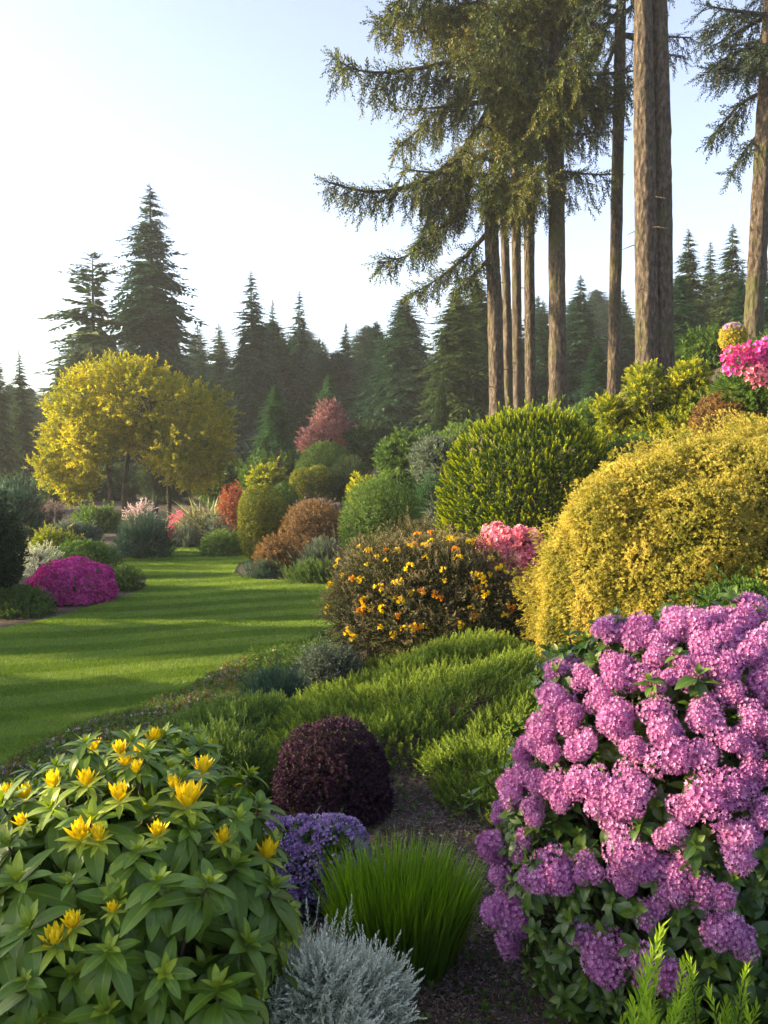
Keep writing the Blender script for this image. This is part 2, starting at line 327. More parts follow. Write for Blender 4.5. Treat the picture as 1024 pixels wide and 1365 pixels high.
def lobeset(kind, rx, ry, h, seed=0):
    g = np.random.default_rng(abs(seed) + 5)
    if kind == 'dome': return [((0, 0, h * .3), (rx, ry, h * .7), 2.2)]
    if kind == 'ball': return [((0, 0, h * .5), (rx, ry, h * .5), 2.2)]
    if kind == 'col': return [((0, 0, h * .5), (rx, ry, h * .5), 2.7)]
    if kind == 'low': return [((0, 0, 0), (rx, ry, h), 2.0)]
    if kind == 'cone': return [((0, 0, h * .18 + h * .8 * i / 9), (rx * (1 - i / 9.6) ** .8, ry * (1 - i / 9.6) ** .8, h * .2 * (1 - .4 * i / 9)), 2) for i in range(10)]
    if kind == 'airy':
        L = [((0, 0, h * .35), (rx * .5, ry * .5, h * .32), 2.0)]
        for i in range(17):
            a = i * 2.399 + g.random(); z = h * (.2 + .7 * (i % 6) / 5.5); k = g.uniform(.2, .34); q = (1 - k) * (1.0 if z < h * .6 else .7) * g.uniform(.6, 1)
            L.append(((cos(a) * rx * q, sin(a) * ry * q, z), (rx * k, ry * k, h * .11), 2.0))
        return L
    L = [((0, 0, h * .42), (rx * .78, ry * .78, h * .45), 2.0)]
    for i in range(9):
        a = i * 2.399 + g.random(); z = g.uniform(.25, .75) * h; k = g.uniform(.32, .5); q = (1 - k) * (1.0 if z < h * .6 else .62)
        kz = g.uniform(.22, .3) * h; z = min(z, h - kz)
        L.append(((cos(a) * rx * q, sin(a) * ry * q, z), (rx * k, ry * k, kz), 2.0))
    return L
def shrub(name, label, cat, px, base, w, h, y, style, mat, lobes='dome', group=None, x=None, flowers=None, sc=None, dens=1.0, stem_show=1, ryk=0.9, hgt=None, zoff=0.0, build_stem=True, lob=None, partname='foliage', zmin=None, **kw):
    """px, base, w, h are read off the photograph in pixels and turned into metres at depth y"""
    p = at(px, base, y); rx = w / 2 / F * y; hh = hgt or h / F * y
    z0 = float(H(p[0], y)); hh = hh + (p[2] - z0) if abs(p[2] - z0) < 1.5 else hh
    loc = (p[0], y, z0 - .02)
    st = dict(ST[style]); st.update(kw)
    t = thing(name, label, cat, loc, group)
    s = sc or min(2.2, max(.8, y / 17)) * (.72 if style == 'clip' else 1); ext = np.concatenate(st['T'].v)[:, 2].max() * s * .42; rx = max(rx * .55, rx - ext); hh = max(hh * .6, hh - ext); lo = lob or lobeset(lobes, rx, rx * ryk, hh, int(px * 7 + base))
    A = sum(2 * pi * (a * b + a * c + b * c) / 1.5 for _, (a, b, c), _ in lo) * (.75 if len(lo) > 1 else .8)
    n = int(A / (st['foot'] * s) ** 2 * st['dens'] * dens)
    P, Nn = shell(lo, n, st['amp'], st['f'], int(px), st['depth'], zmin=-.02 if zmin is None else zmin)
    P, Nn = ragged_shell(P, Nn, ext / .42, 1.1 / max(.25, rx * .5), style == 'clip')
    d = Nn + np.array([0, 0, st['up']]) + RG.normal(size=P.shape) * st['rnd']
    b = MB().inst(st['T'], P, frames(d), s * RG.uniform(.7, 1.25, len(P)), .5 + RG.normal(size=len(P)) * .16 + .12 * noise(P, .9 / max(.3, rx), 3))
    # inner leaves that close the shrub
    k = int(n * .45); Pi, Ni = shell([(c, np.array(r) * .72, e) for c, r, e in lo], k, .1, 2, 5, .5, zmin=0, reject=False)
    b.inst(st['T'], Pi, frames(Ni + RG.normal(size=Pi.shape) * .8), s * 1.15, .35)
    b.obj(partname, M[mat], t)
    if build_stem: stems(hh, rx, 6, min(.03, .02 + .004 * rx), .75).obj('stem', M['stem'], t, smooth=True)
    if flowers:
        for (T, fm, nf, fsc, zlow, pn) in flowers:
            Pf, Nf = shell(lo, nf, st['amp'], st['f'], int(px), .04, zmin=zlow * hh)
            Pf = Pf + Nf * .02
            MB().inst(T, Pf, frames(Nf + RG.normal(size=Pf.shape) * .35 + [0, 0, .2]), fsc * RG.uniform(.75, 1.2, len(Pf)), .5 + RG.normal(size=len(Pf)) * .2).obj(pn, M[fm], t)
    return t
FL5 = floret(.035, .026, 5, 55)
AZ = cluster(FL5, 9, .045, .7, .1)
# generic plants -------------------------------------------------------------------------
def add(*a, **k): PL.append((a, k))
NB = 'low green domes beside the lawn'
add('box_dome', 'low clipped green dome at the edge of the lawn, in front of the magenta azalea', 'shrub', 26, 822, 92, 42, 15.4, 'tight', 'midgreen', 'dome', group=NB)
add('azalea', 'rounded magenta azalea in full bloom beside the lawn between two green domes', 'azalea', 98, 803, 110, 58, 17.0, 'tight', 'green', 'dome', flowers=[(AZ, 'magenta', 1500, 1.25, .12, 'blossoms')])
add('box_dome', 'low green dome just behind the magenta azalea, touching the lawn edge', 'shrub', 166, 789, 54, 36, 18.6, 'tight', 'midgreen', 'dome', group=NB)
add('box_dome', 'bright green mound behind the magenta azalea and under the yellow tree', 'shrub', 112, 762, 92, 42, 20.8, 'tight', 'green', 'dome', group=NB)
add('conifer_shrub', 'feathery blue-green bush where the lawn narrows beneath the yellow tree', 'shrub', 194, 744, 80, 62, 25, 'needle', 'bluegreen', 'dome')
add('heather', 'small grey-green mound between the blue-green bush and the red flowering shrub', 'shrub', 246, 724, 44, 26, 28.2, 'needle', 'greygreen', 'dome')
add('red_shrub', 'small crimson shrub behind the far end of the lawn', 'shrub', 238, 706, 26, 24, 30, 'tight', 'hotpink', 'dome', ryk=1)
add('heather', 'grey heather mound under the left side of the yellow tree', 'shrub', 100, 727, 88, 34, 26, 'twiggy', 'greygreen', 'loose')
add('heather', 'whitish grey mound behind the magenta azalea next to the dark evergreen', 'shrub', 50, 765, 66, 44, 18.8, 'twiggy', 'silver', 'dome', dens=.8)
add('heather', 'flowering beige mound with orange flecks above the bright green mound', 'shrub', 70, 738, 70, 36, 22.5, 'twiggy', 'lime', 'loose')
add('brown_shrub', 'bare brownish pink twiggy shrub left of the yellow tree trunks', 'shrub', 56, 716, 70, 58, 29, 'twiggy', 'brownpink', 'loose')
add('grey_shrub', 'dull green shrub low behind the yellow tree trunks', 'shrub', 130, 712, 70, 36, 32, 'loose', 'midgreen', 'loose')
add('pale_shrub', 'pale pinkish silver shrub behind the yellow tree trunks', 'shrub', 188, 694, 44, 28, 33.5, 'twiggy', 'whitish', 'dome', dens=.8)
add('dark_shrub', 'dark brown shrub below the spiky pale plant', 'shrub', 268, 716, 66, 40, 29.5, 'twiggy', 'bronze', 'dome')
add('rust_shrub', 'rusty orange shrub behind the golden clipped column', 'shrub', 312, 706, 46, 62, 29, 'tight', 'rustred', 'dome')
add('grey_shrub', 'grey-blue shrub at the far end of the lawn below the rusty shrub', 'shrub', 292, 716, 40, 34, 27.6, 'twiggy', 'greygreen', 'dome')
add('low_hedge', 'flat low green hedge lying at the foot of the golden clipped column', 'hedge', 298, 733, 66, 26, 26, 'tight', 'midgreen', 'low', ryk=1.6)
add('clipped_column', 'tall golden green clipped column standing at the edge of the lawn', 'topiary', 350, 735, 64, 90, 24, 'clip', 'gold_clip', 'col')
add('clipped_ball', 'clipped green ball half hidden behind the golden clipped column', 'topiary', 378, 690, 42, 48, 27, 'clip', 'green', 'ball', ryk=1)
add('clipped_ball', 'golden clipped ball, nearer the lawn of a touching pair', 'topiary', 404, 675, 36, 52, 29.5, 'clip', 'gold_clip', 'col', ryk=1)
add('clipped_ball', 'darker gold clipped ball, farther from the lawn of a touching pair', 'topiary', 425, 673, 36, 53, 30.3, 'clip', 'gold_clip', 'col', ryk=1)
add('clipped_dome', 'large dark green clipped dome in front of the purple-leaved tree', 'topiary', 434, 668, 84, 80, 33.5, 'clip', 'green', 'dome', ryk=1)
add('low_conifer', 'dark green conifer shrub at the right foot of the dark clipped dome', 'shrub', 468, 668, 60, 60, 30, 'needle', 'darkgreen', 'loose')
add('lime_shrub', 'yellow-green loose shrub behind the golden clipped column', 'shrub', 356, 668, 54, 52, 32.5, 'loose', 'lime', 'loose')
add('dead_conifer', 'slim tan pointed dead conifer beside the yellow-green shrub', 'conifer', 371, 640, 11, 40, 35, 'clip', 'brownpink', 'cone', ryk=1)
add('rust_shrub', 'bronze red mound between the golden clipped column and the round green ball', 'shrub', 418, 738, 92, 70, 23, 'tight', 'rust', 'dome')
add('rust_shrub', 'dusky brown mound behind the bronze red one, below the clipped ball pair', 'shrub', 425, 700, 80, 34, 26, 'tight', 'brownpink', 'dome')
add('rust_shrub', 'small golden bronze mound at the tip of the bed jutting into the lawn', 'shrub', 371, 760, 64, 50, 21, 'tight', 'rust', 'dome')
add('grey_shrub', 'grey-green mound in front of the bronze red mound', 'shrub', 432, 762, 76, 42, 20.6, 'needle', 'greygreen', 'dome', dens=.9)
add('grey_shrub', 'long low grey-green mat along the lawn edge below the bronze mounds', 'shrub', 420, 773, 100, 26, 19.6, 'needle', 'midgreen', 'low', ryk=.4)
add('grey_shrub', 'small green mat at the lawn tip in front of the golden bronze mound', 'shrub', 348, 768, 66, 20, 20.4, 'needle', 'bluegreen', 'low', ryk=.5)
add('round_shrub', 'large round green ball shrub in the middle of the garden', 'shrub', 508, 734, 110, 97, 18, 'tight', 'midgreen', 'ball', ryk=1, sc=.95)
add('bronze_shrub', 'dark brown shrub between the round green ball and the orange-flowered bush', 'shrub', 555, 742, 100, 52, 15.5, 'twiggy', 'bronze', 'dome')
add('mid_shrub', 'olive green shrub on the slope below the dark forest, left of the silvery one', 'shrub', 535, 645, 76, 74, 27, 'loose', 'green', 'loose')
add('mid_shrub', 'silvery green flowering shrub on the slope above the round green ball', 'shrub', 588, 655, 100, 76, 24, 'loose', 'greygreen', 'loose')
add('mid_shrub', 'fresh green shrub on top of the slope beside the first conifer trunk', 'shrub', 620, 615, 90, 58, 30, 'loose', 'midgreen', 'loose')
add('mid_shrub', 'pale yellow-green upright shrub behind the round green ball', 'shrub', 482, 690, 40, 62, 25, 'loose', 'lime', 'loose')
add('mid_shrub', 'pale green shrub peeping over the round green ball', 'shrub', 520, 690, 80, 64, 22.5, 'loose', 'midgreen', 'loose')
add('mid_shrub', 'bright green needle shrub between the round ball and the chartreuse dome', 'shrub', 576, 684, 52, 54, 19, 'needle', 'needle_soft', 'dome')
add('mid_shrub', 'greyish fine-leaved shrub against the left side of the chartreuse dome', 'shrub', 592, 716, 58, 58, 16.6, 'twiggy', 'greygreen', 'dome')
add('mid_shrub', 'dark green shrub beside the small pointed cypress', 'shrub', 560, 612, 60, 40, 33, 'loose', 'green', 'loose')
add('mid_shrub', 'green shrub around the feet of the slim conifer trunks', 'shrub', 712, 600, 120, 60, 22.5, 'loose', 'green', 'loose')
add('mid_shrub', 'yellowish shrub at the foot of the lone slender trunk', 'shrub', 790, 600, 90, 66, 19.5, 'loose', 'midgreen', 'loose')
add('cypress', 'small dark pointed cypress on the skyline of the slope', 'cypress', 588, 590, 24, 80, 36, 'clip', 'darkgreen', 'cone', ryk=1)
add('yellow_azalea', 'airy yellow-green azalea in front of the thick double trunk', 'shrub', 876, 640, 190, 166, 16, 'loose', 'lime', 'airy', ryk=.8, sc=.9)
add('yellow_azalea', 'green spreading shrub under the airy yellow-green azalea', 'shrub', 845, 655, 150, 84, 14.6, 'loose', 'midgreen', 'loose', ryk=.8)
add('copper_shrub', 'low clipped copper brown shrub above the golden cascading mound', 'shrub', 978, 590, 112, 72, 12.2, 'clip', 'rust', 'dome', sc=1.1)
add('green_shrub', 'green leafy shrub behind the copper brown one by the edge of the garden', 'shrub', 995, 590, 130, 95, 14.2, 'loose', 'midgreen', 'loose')
add('dark_evergreen', 'dark broad evergreen bush standing at the side of the lawn behind the low dome', 'shrub', -28, 806, 140, 190, 15.6, 'loose', 'darkgreen', 'loose', ryk=.8)
add('spiky_shrub', 'blue-green shrub with pale spiky top behind the dark evergreen bush', 'shrub', 20, 715, 76, 78, 24, 'needle', 'bluegreen', 'dome')
add('chartreuse_dome', 'big chartreuse and green feathery dome in front of the conifer trunks', 'shrub', 705, 735, 242, 187, 14, 'feather', 'chartreuse', 'dome', ryk=1, sc=1.0)
add('burgundy_dome', 'dark burgundy fine-leaved dome beside the mulch path', 'shrub', 444, 1088, 160, 137, 5.75, 'clip', 'burgundy', 'dome', sc=.55, rnd=.7, amp=.05, ryk=1, dens=1.1)
add('heath_shrub', 'dark bluish low conifer at the lower lawn edge', 'shrub', 368, 968, 100, 82, 8.4, 'needle', 'bluegreen', 'loose', sc=.75)
add('heath_shrub', 'grey-green twiggy shrub between the lawn and the orange-flowered bush', 'shrub', 440, 930, 116, 78, 9.2, 'twiggy', 'greygreen', 'loose', sc=.65)
add('heath_shrub', 'dark green fine shrub at the foot of the golden cascading mound', 'shrub', 752, 930, 90, 66, 7.2, 'twiggy', 'greygreen', 'loose', sc=.6)
add('heath_shrub', 'dark green bush in the shade behind the purple rhododendron', 'shrub', 1000, 870, 170, 100, 6.2, 'loose', 'green', 'loose', sc=.55)
add('heath_shrub', 'soft olive green low bush behind the yellow-budded rhododendron', 'shrub', 290, 1062, 150, 96, 6.1, 'needle', 'midgreen', 'dome', sc=.62)
add('heath_shrub', 'small dark leafy bush under the yellow-budded rhododendron', 'shrub', 15, 1345, 100, 100, 2.75, 'loose', 'green', 'loose', sc=.4)
# ------------------------------------------------------------------ terrain through the feet of the plants
CP = []
for a, k in PL:
    p = at(a[3], a[4], a[7]); CP.append(p)
for p in LAWN: CP.append((p[0], p[1], 0.0))
for q in [(535, 1290, 3.7), (600, 1060, 5.9), (610, 1180, 4.7), (620, 1330, 3.45), (415, 1200, 4.45), (60, 1012, 7.5), (250, 930, 9.7), (620, 1085, 5.6), (640, 885, 8.8), (400, 965, 7.7), (730, 1090, 5.5),
          (800, 1360, 3.2), (735, 890, 8.3), (1010, 880, 7.0), (480, 893, 10), (700, 884, 9.4), (560, 800, 12.5), (663, 562, 26), (744, 550, 25), (818, 562, 25), (870, 500, 20.5), (1003, 480, 22), (1100, 560, 14), (1200, 700, 8), (1100, 1000, 4.5)]:
    CP.append(at(*q))
for q in [(0, 0, 1.0), (-1, 2.3, .72), (0, 2.3, .72), (1, 2.0, .8), (-4, 3, .2), (-9, 5, 0), (3, 2, 1.2), (8, 2, 2.6), (-3, 12, 0), (-3, 17, 0), (-4, 24, 0), (-1.8, 14.5, 0), (-5, 11, 0),
          (-20, 15, .2), (-20, 30, .4), (-30, 50, .8), (-10, 50, .8), (0, 50, 2.2), (12, 45, 5.5), (25, 40, 8), (-30, 90, 2), (0, 90, 4), (30, 90, 9), (40, 20, 9), (20, 10, 5), (20, 24, 7.2), (-60, 60, 1), (-60, 0, 0), (60, 60, 11), (-80, 150, 3), (80, 150, 12), (0, 150, 6), (8, 36, 5.0), (3, 38, 3.6)]:
    CP.append(q)
CP = np.array(CP)
def H0(x, y):
    x = np.asarray(x, float); y = np.asarray(y, float); sh = x.shape; x = x.ravel(); y = y.ravel(); r = np.empty(len(x))
    for i in range(0, len(x), 20000):
        X = x[i:i + 20000, None]; Y = y[i:i + 20000, None]
        d2 = (X - CP[None, :, 0]) ** 2 + (Y - CP[None, :, 1]) ** 2
        sc_ = .12 + .0012 * Y ** 2
        w = 1 / (d2 + sc_) ** 2; r[i:i + 20000] = (w * CP[None, :, 2]).sum(1) / w.sum(1)
    return r.reshape(sh)
LP = np.array(LAWN)
def edge_dist(x, y):
    x = np.asarray(x, float); y = np.asarray(y, float); d = np.full(x.shape, 1e9)
    for i in range(len(LP)):
        a = LP[i]; b = LP[(i + 1) % len(LP)]; ab = b - a
        t = np.clip(((x - a[0]) * ab[0] + (y - a[1]) * ab[1]) / (ab @ ab), 0, 1)
        d = np.minimum(d, np.hypot(x - a[0] - ab[0] * t, y - a[1] - ab[1] * t))
    return d
def H(x, y):
    """height of the ground: level under the lawn, rising away from its edge"""
    z = H0(x, y); ins = inpoly(x, y, LAWN); k = np.clip(edge_dist(x, y) / 1.2, 0, 1) ** .8
    return np.where(ins, 0.0, np.maximum(z, -.05) * k)
xs = np.concatenate([-np.geomspace(400, 8, 26), np.arange(-7.8, 6, .12), np.geomspace(6.2, 400, 40)])
ys = np.concatenate([[-60, -20, -8, -3, 0], np.arange(1.5, 14, .12), np.geomspace(14.2, 900, 90)])
X, Y = np.meshgrid(xs, ys); Z = H(X, Y)
near = (Y < 14) & (np.abs(X) < 8) & ~inpoly(X, Y, LAWN)
Z = Z + np.where(near, .012 * noise(np.stack([X.ravel(), Y.ravel(), 0 * X.ravel()], 1), 1.1, 4).reshape(X.shape), 0)
nx = len(xs); idx = np.arange(len(ys) * nx).reshape(len(ys), nx)
q = np.stack([idx[:-1, :-1], idx[:-1, 1:], idx[1:, 1:], idx[1:, :-1]], -1).reshape(-1, 4)
tag(MB().raw(np.stack([X.ravel(), Y.ravel(), Z.ravel() - .012], 1), q).obj('ground', M['mulch'], smooth=True), 'dark mulched earth of the beds and slope', kind='structure')
# lawn: a turf sheet and its blades
lv = []; 
import mathutils
from mathutils.geometry import tessellate_polygon
tris = tessellate_polygon([[mathutils.Vector((p[0], p[1], 0)) for p in LAWN]])
tag(MB().raw([(p[0], p[1], 0.0) for p in LAWN], [tuple(t) for t in tris]).obj('lawn', M['lawn_base']), 'closely mown green lawn winding away between the beds', kind='structure')
def blades(n, y0, y1, hgt, wid):
    yy = 1 / (RG.random(n) * (1 / y0 - 1 / y1) + 1 / y1); xx = U(-9.5, 1.5, n)
    ok = inpoly(xx, yy, LAWN) & (np.abs(xx) < yy * .52 + .3); xx = xx[ok]; yy = yy[ok]; n = len(xx)
    stripe = np.sign(np.sin((yy * .97 - xx * .28 + .25 * np.sin(xx)) * 2 * pi / 1.15)); s = np.clip(yy / 9, .8, 2.6)
    lean = np.stack([.25 * stripe + RG.normal(size=n) * .5, .35 * stripe + RG.normal(size=n) * .5, np.ones(n)], 1)
    a = U(0, pi, n); w = wid * s * .5; hh = hgt * U(.6, 1.2, n) * (1 + .15 * (s - 1))
    c = np.stack([xx, yy, np.full(n, -.002)], 1); sx = np.stack([np.cos(a) * w, np.sin(a) * w, 0 * w], 1)
    v = np.stack([c - sx, c + sx, c + lean * hh[:, None]], 1).reshape(-1, 3)
    m = MB(); m.v = [v]; m.l = [np.arange(3 * n)]; m.z = [np.full(n, 3)]; m.t = [np.clip(.45 + .09 * stripe + .2 * noise(c, .25, 9) + RG.normal(size=n) * .16, 0, 1)]; m.m = [np.zeros(n, int)]; m.n = 3 * n  # stripe term puts the light and dark of leaning blades into their colour
    return m
tag(blades(1500000, 6.5, 33, .028, .0045).obj('grass', M['grass']), 'short mown grass of the lawn', 'grass', kind='stuff')
# mulch chips
def scatter_ground(n, x0, x1, y0, y1, T, sc, mat, name, mask=None, lift=.004, tilt=.35, tint=.5):
    yy = 1 / (RG.random(n) * (1 / y0 - 1 / y1) + 1 / y1); xx = U(x0, x1, n)
    ok = ~inpoly(xx, yy, LAWN)
    if mask is not None: ok &= mask(xx, yy)
    xx = xx[ok]; yy = yy[ok]; n = len(xx)
    d = np.stack([RG.normal(size=n), RG.normal(size=n), np.abs(RG.normal(size=n)) * tilt], 1)
    return MB().inst(T, np.stack([xx, yy, H(xx, yy) + lift], 1), frames(d), sc * RG.uniform(.4, 1.6, n), tint + RG.normal(size=n) * .2)
chip = Tm().add([(-.5, 0, -1), (.5, .1, -.8), (.35, 0, 1), (-.4, .15, .8)], [(0, 1, 2, 3)])
b = scatter_ground(70000, -1.2, 2.6, 2.2, 9, chip, .0085, 'chips', 'mulch', tilt=.5)
thin = Tm().add([(-.12, 0, -1), (.12, 0, -1), (.05, .1, 1.2)], [(0, 1, 2)])
b2 = scatter_ground(90000, -1.2, 2.6, 2.2, 8, thin, .018, 'chips', 'mulch', tilt=.7, tint=.6)
b.v += b2.v; b.l += [l + b.n for l in b2.l]; b.z += b2.z; b.t += b2.t; b.m += b2.m
tag(b.obj('bark_mulch', M['chips']), 'loose bark chips and dry needles covering the path', 'mulch', kind='stuff')
lf_ = leaf(1, .55, .3)
tag(scatter_ground(2600, -1.2, 2.6, 2.2, 8, lf_, .022, 'rust', 'litter', tilt=.6, lift=.008).obj('fallen_leaves', M['rust']), 'brown dead leaves lying on the mulch', kind='stuff')
xl = U(-8, 0, 260); yl = U(7, 27, 260); okl = inpoly(xl, yl, LAWN); Pl = np.stack([xl, yl, 0 * xl + .03], 1)[okl]
tag(MB().inst(lf_, Pl, frames(RG.normal(size=Pl.shape) * [1, 1, .25]), RG.uniform(.02, .05, len(Pl)), .6).obj('lawn_leaves', M['rust']), 'a few small leaves dropped on the lawn', kind='stuff')
tag(scatter_ground(1600, .1, 1.5, 2.2, 5.5, lf_, .010, 'lilac', 'petals', tilt=.5, lift=.008).obj('fallen_petals', M['lilac']), 'lilac petals fallen beside the purple rhododendron', kind='stuff')
tag(scatter_ground(1500, -1.0, 2.4, 2.4, 8, sprig(7, .02, .03, .012, 75, 30), .8, 'midgreen', 'weeds', tilt=3, lift=.002).obj('weeds', M['midgreen']), 'tiny green weeds in the mulch', kind='stuff')
# ------------------------------------------------------------------ all the generic shrubs
for a, k in PL: shrub(*a, **k)
for i, (px, base, w, h, y, m_, lab) in enumerate([(12, 690, 80, 60, 40, 'darkgreen', 'dark green shrub at the foot of the narrow sunlit conifer'), (75, 684, 70, 50, 44, 'midgreen', 'green shrub low behind the brownish pink twiggy shrub'), (150, 676, 90, 56, 46, 'darkgreen', 'dark shrub seen between the slim trunks of the yellow tree'),
    (225, 676, 90, 66, 44, 'darkgreen', 'dark green thicket behind the right trunks of the yellow tree'), (300, 672, 80, 70, 42, 'green', 'dark green bush filling the gap between the yellow tree and the soft green conifer'), (365, 650, 90, 50, 40, 'green', 'green bush at the foot of the soft green conifer'),
    (500, 630, 90, 70, 38, 'darkgreen', 'dark bush at the foot of the plum tree on its right'), (950, 530, 120, 90, 24, 'green', 'green bush behind the lollipop shrub'), (1040, 520, 120, 80, 20, 'midgreen', 'green bush at the foot of the leaning edge trunk')]):
    shrub('backing_shrub', lab, 'shrub', px, base, w, h, y, 'loose', m_, 'loose')
# ------------------------------------------------------------------ background conifers
def frond(n, L, w, droop=.35, hang=.5):
    """flat drooping bough along z, 'up' is y"""
    T = Tm()
    for i in range(n):
        s = (i + .7) / n; side = 1 if i % 2 else -1
        p = np.array([0, -droop * L * s ** 1.6, L * s * .95]); ll = w * (1.15 - .75 * s) * U(.7, 1.3)
        d = np.array([side * U(.6, 1.1), -hang * U(.3, 1.3), U(.3, .9)]); d /= np.linalg.norm(d)
        T.use(leaf(ll, ll * .42, .2), basis(d, (0, 1, 0), U(-.6, .6)), p, t=(s - .5) * .35)
    T.use(leaf(w * .7, w * .25), basis((0, -.1, 1), (0, 1, 0)), (0, -droop * L, L * .9), t=.15)
    return T
def conifer_mesh(h, r, nb, bare, gap, nf, seed, droop=.3, top=1.0, shape=.85, leafw=.28, hang=.5):
    """crown: boughs in uneven whorls; trunk: tapered tube"""
    g = np.random.default_rng(seed); b = MB()
    fr = [frond(nf, 1.0, leafw, droop, hang) for _ in range(4)]
    for v in range(4):
        m = nb // 4; s = g.random(m) ** .85; z = bare + (h - bare) * s
        clump = .5 + .5 * np.sin(z * 2 * pi / (h * .085) + g.random() * 6)
        keep = g.random(m) < 1 - gap * clump; s = s[keep]; z = z[keep]; az = g.uniform(0, 2 * pi, len(z))
        R_ = r * (1 - s) ** shape * (1 + .22 * np.sin(az * 3 + z * 1.3) + .18 * g.normal(size=len(z))) + .12 * (h / 20)
        R_ = np.maximum(R_, .15); el = .45 * s ** 2 - .15 + g.normal(size=len(z)) * .12
        d = np.stack([np.cos(az) * np.cos(el), np.sin(az) * np.cos(el), np.sin(el)], 1)
        x = np.cross(np.array([0, 0, 1.0])[None], d); x /= np.linalg.norm(x, axis=1, keepdims=True); y = np.cross(d, x)
        b.inst(fr[v], np.stack([0 * z, 0 * z, z], 1), np.stack([x, y, d], 2), R_ * 1.02, .5 + g.normal(size=len(z)) * .15, jit=.1)
    t = MB().tube([(0, 0, -.5), (0, 0, h * .3), (0, 0, h * .7), (0, 0, h * .995)], np.array([1.15, .85, .45, .06]) * h * .016, 7)
    return b, t
VAR = {
 'spruce': dict(h=20, r=4.2, nb=760, bare=1.0, gap=.75, nf=22, seed=1, droop=.32, shape=.8, leafw=.34),
 'fir':    dict(h=20, r=4.2, nb=900, bare=.6, gap=.3, nf=18, seed=2, droop=.25, shape=.9, leafw=.34),
 'narrow': dict(h=20, r=2.9, nb=700, bare=.6, gap=.45, nf=16, seed=3, droop=.3, shape=.75, leafw=.40),
 'dense':  dict(h=20, r=4.8, nb=1200, bare=.3, gap=.15, nf=18, seed=4, droop=.35, shape=.62, leafw=.34),
 'pine':   dict(h=20, r=4.2, nb=190, bare=8, gap=.75, nf=22, seed=5, droop=.1, shape=.45, leafw=.30, hang=.2),
}
CONM = {}
for k_, v_ in VAR.items():
    cb, tb = conifer_mesh(**v_); CONM[k_] = (cb, tb)
MESHC = {}
def conifer_place(kind, mat, label, px, top, y, wk=1.0, name='conifer_tree', group=None, x=None, h=None):
    p = at(px, top, y); X_ = p[0] if x is None else x
    z0 = float(H(X_, y)) - .2; hh = h or (p[2] - z0)
    key = (kind, mat)
    if key not in MESHC: MESHC[key] = (CONM[kind][0].mesh('crown', M[mat]), CONM[kind][1].mesh('trunk', M['bark_far'], True))
    t = thing(name, label, 'tree', (X_, y, z0), group); t.scale = (hh / 20 * wk, hh / 20 * wk, hh / 20); t.rotation_euler = (U(-.025, .025), U(-.025, .025), U(0, 6.28))
    link('crown', MESHC[key][0], t); link('trunk', MESHC[key][1], t)
    return t
BGT = [
 ('spruce', 'needle_far', 'tallest spruce on the skyline, a tapering dark tree right behind the yellow tree', 200, 243, 58, 1.15),
 ('pine', 'needle_far2', 'ragged sparse pine with open layered branches left of the tallest spruce', 121, 338, 56, 1.1),
 ('narrow', 'needle_far2', 'narrow sunlit conifer with a bare stem at the hazy edge of the wood', 29, 466, 55, 1.0),
 ('narrow', 'needle_far2', 'narrow hazy conifer at the very edge of the picture beside the low sun', -4, 474, 52, 1.1),
 ('fir', 'needle_far2', 'low hazy conifer between the sunlit narrow one and the ragged pine', 78, 478, 66, 1.2),
 ('narrow', 'needle_far', 'small pointed fir just right of the tallest spruce', 268, 448, 66, .9),
 ('narrow', 'needle_far2', 'second pointed fir right of the tallest spruce, brownish', 294, 440, 68, 1.1),
 ('spruce', 'needle_far', 'tall broad-shouldered fir standing over the soft green conifer', 337, 360, 60, 1.0),
 ('narrow', 'needle_far', 'thin spire of a fir between two taller firs', 368, 398, 70, .8),
 ('spruce', 'needle_far', 'tall thin fir with a pointed open top above the purple-leaved tree', 394, 386, 62, .8),
 ('fir', 'needle_far', 'dark fir of middle height right of the tall thin fir', 430, 450, 70, 1.0),
 ('fir', 'needle_far', 'dark pointed fir over the blue-green conifer', 455, 430, 66, 1.0),
 ('narrow', 'needle_far', 'short pointed fir in a dip of the skyline', 478, 446, 74, 1.1),
 ('dense', 'needle_far', 'dense dark conifer left of the broad pyramid one', 503, 428, 56, .9),
 ('dense', 'needle_far', 'broad dark pyramid conifer behind the purple-leaved tree and slope', 537, 394, 50, 1.15),
 ('dense', 'needle_far2', 'broad olive green conifer behind the slim trunks', 608, 384, 40, 1.1),
 ('dense', 'needle_far2', 'olive conifer filling the gap behind the first sunlit trunk', 640, 372, 44, 1.1),
 ('fir', 'needle_far', 'fir seen between the slim trunks and the straight brown trunk', 722, 400, 52, 1.1),
 ('spruce', 'needle_far', 'pointed fir right of the straight brown trunk', 775, 366, 50, 1.2),
 ('fir', 'needle_far', 'dark fir between the lone slender trunk and the double trunk', 835, 385, 52, 1.2),
 ('spruce', 'needle_far2', 'pointed fir directly right of the double trunk', 922, 303, 44, 1.0),
 ('narrow', 'needle_far2', 'slightly shorter fir between two pointed ones right of the double trunk', 948, 322, 48, 1.1),
 ('spruce', 'needle_far2', 'tallest fir behind the leaning edge trunk', 974, 299, 46, 1.0),
 ('dense', 'needle_far', 'dark fir filling the space beneath the pointed ones right of the double trunk', 905, 365, 38, 1.0),
 ('fir', 'needle_far', 'dark fir just left of the leaning edge trunk', 985, 355, 34, .9),
 ('dense', 'needle_far', 'dark fir at the right edge of the wood', 1040, 340, 36, 1.1),
 ('dense', 'needle_far', 'low dark conifer behind the green foot shrubs and the lone slender trunk', 795, 455, 36, 1.1),
 ('dense', 'needle_far', 'low dark conifer between the slim trunks, low down', 690, 450, 38, 1.0),
]
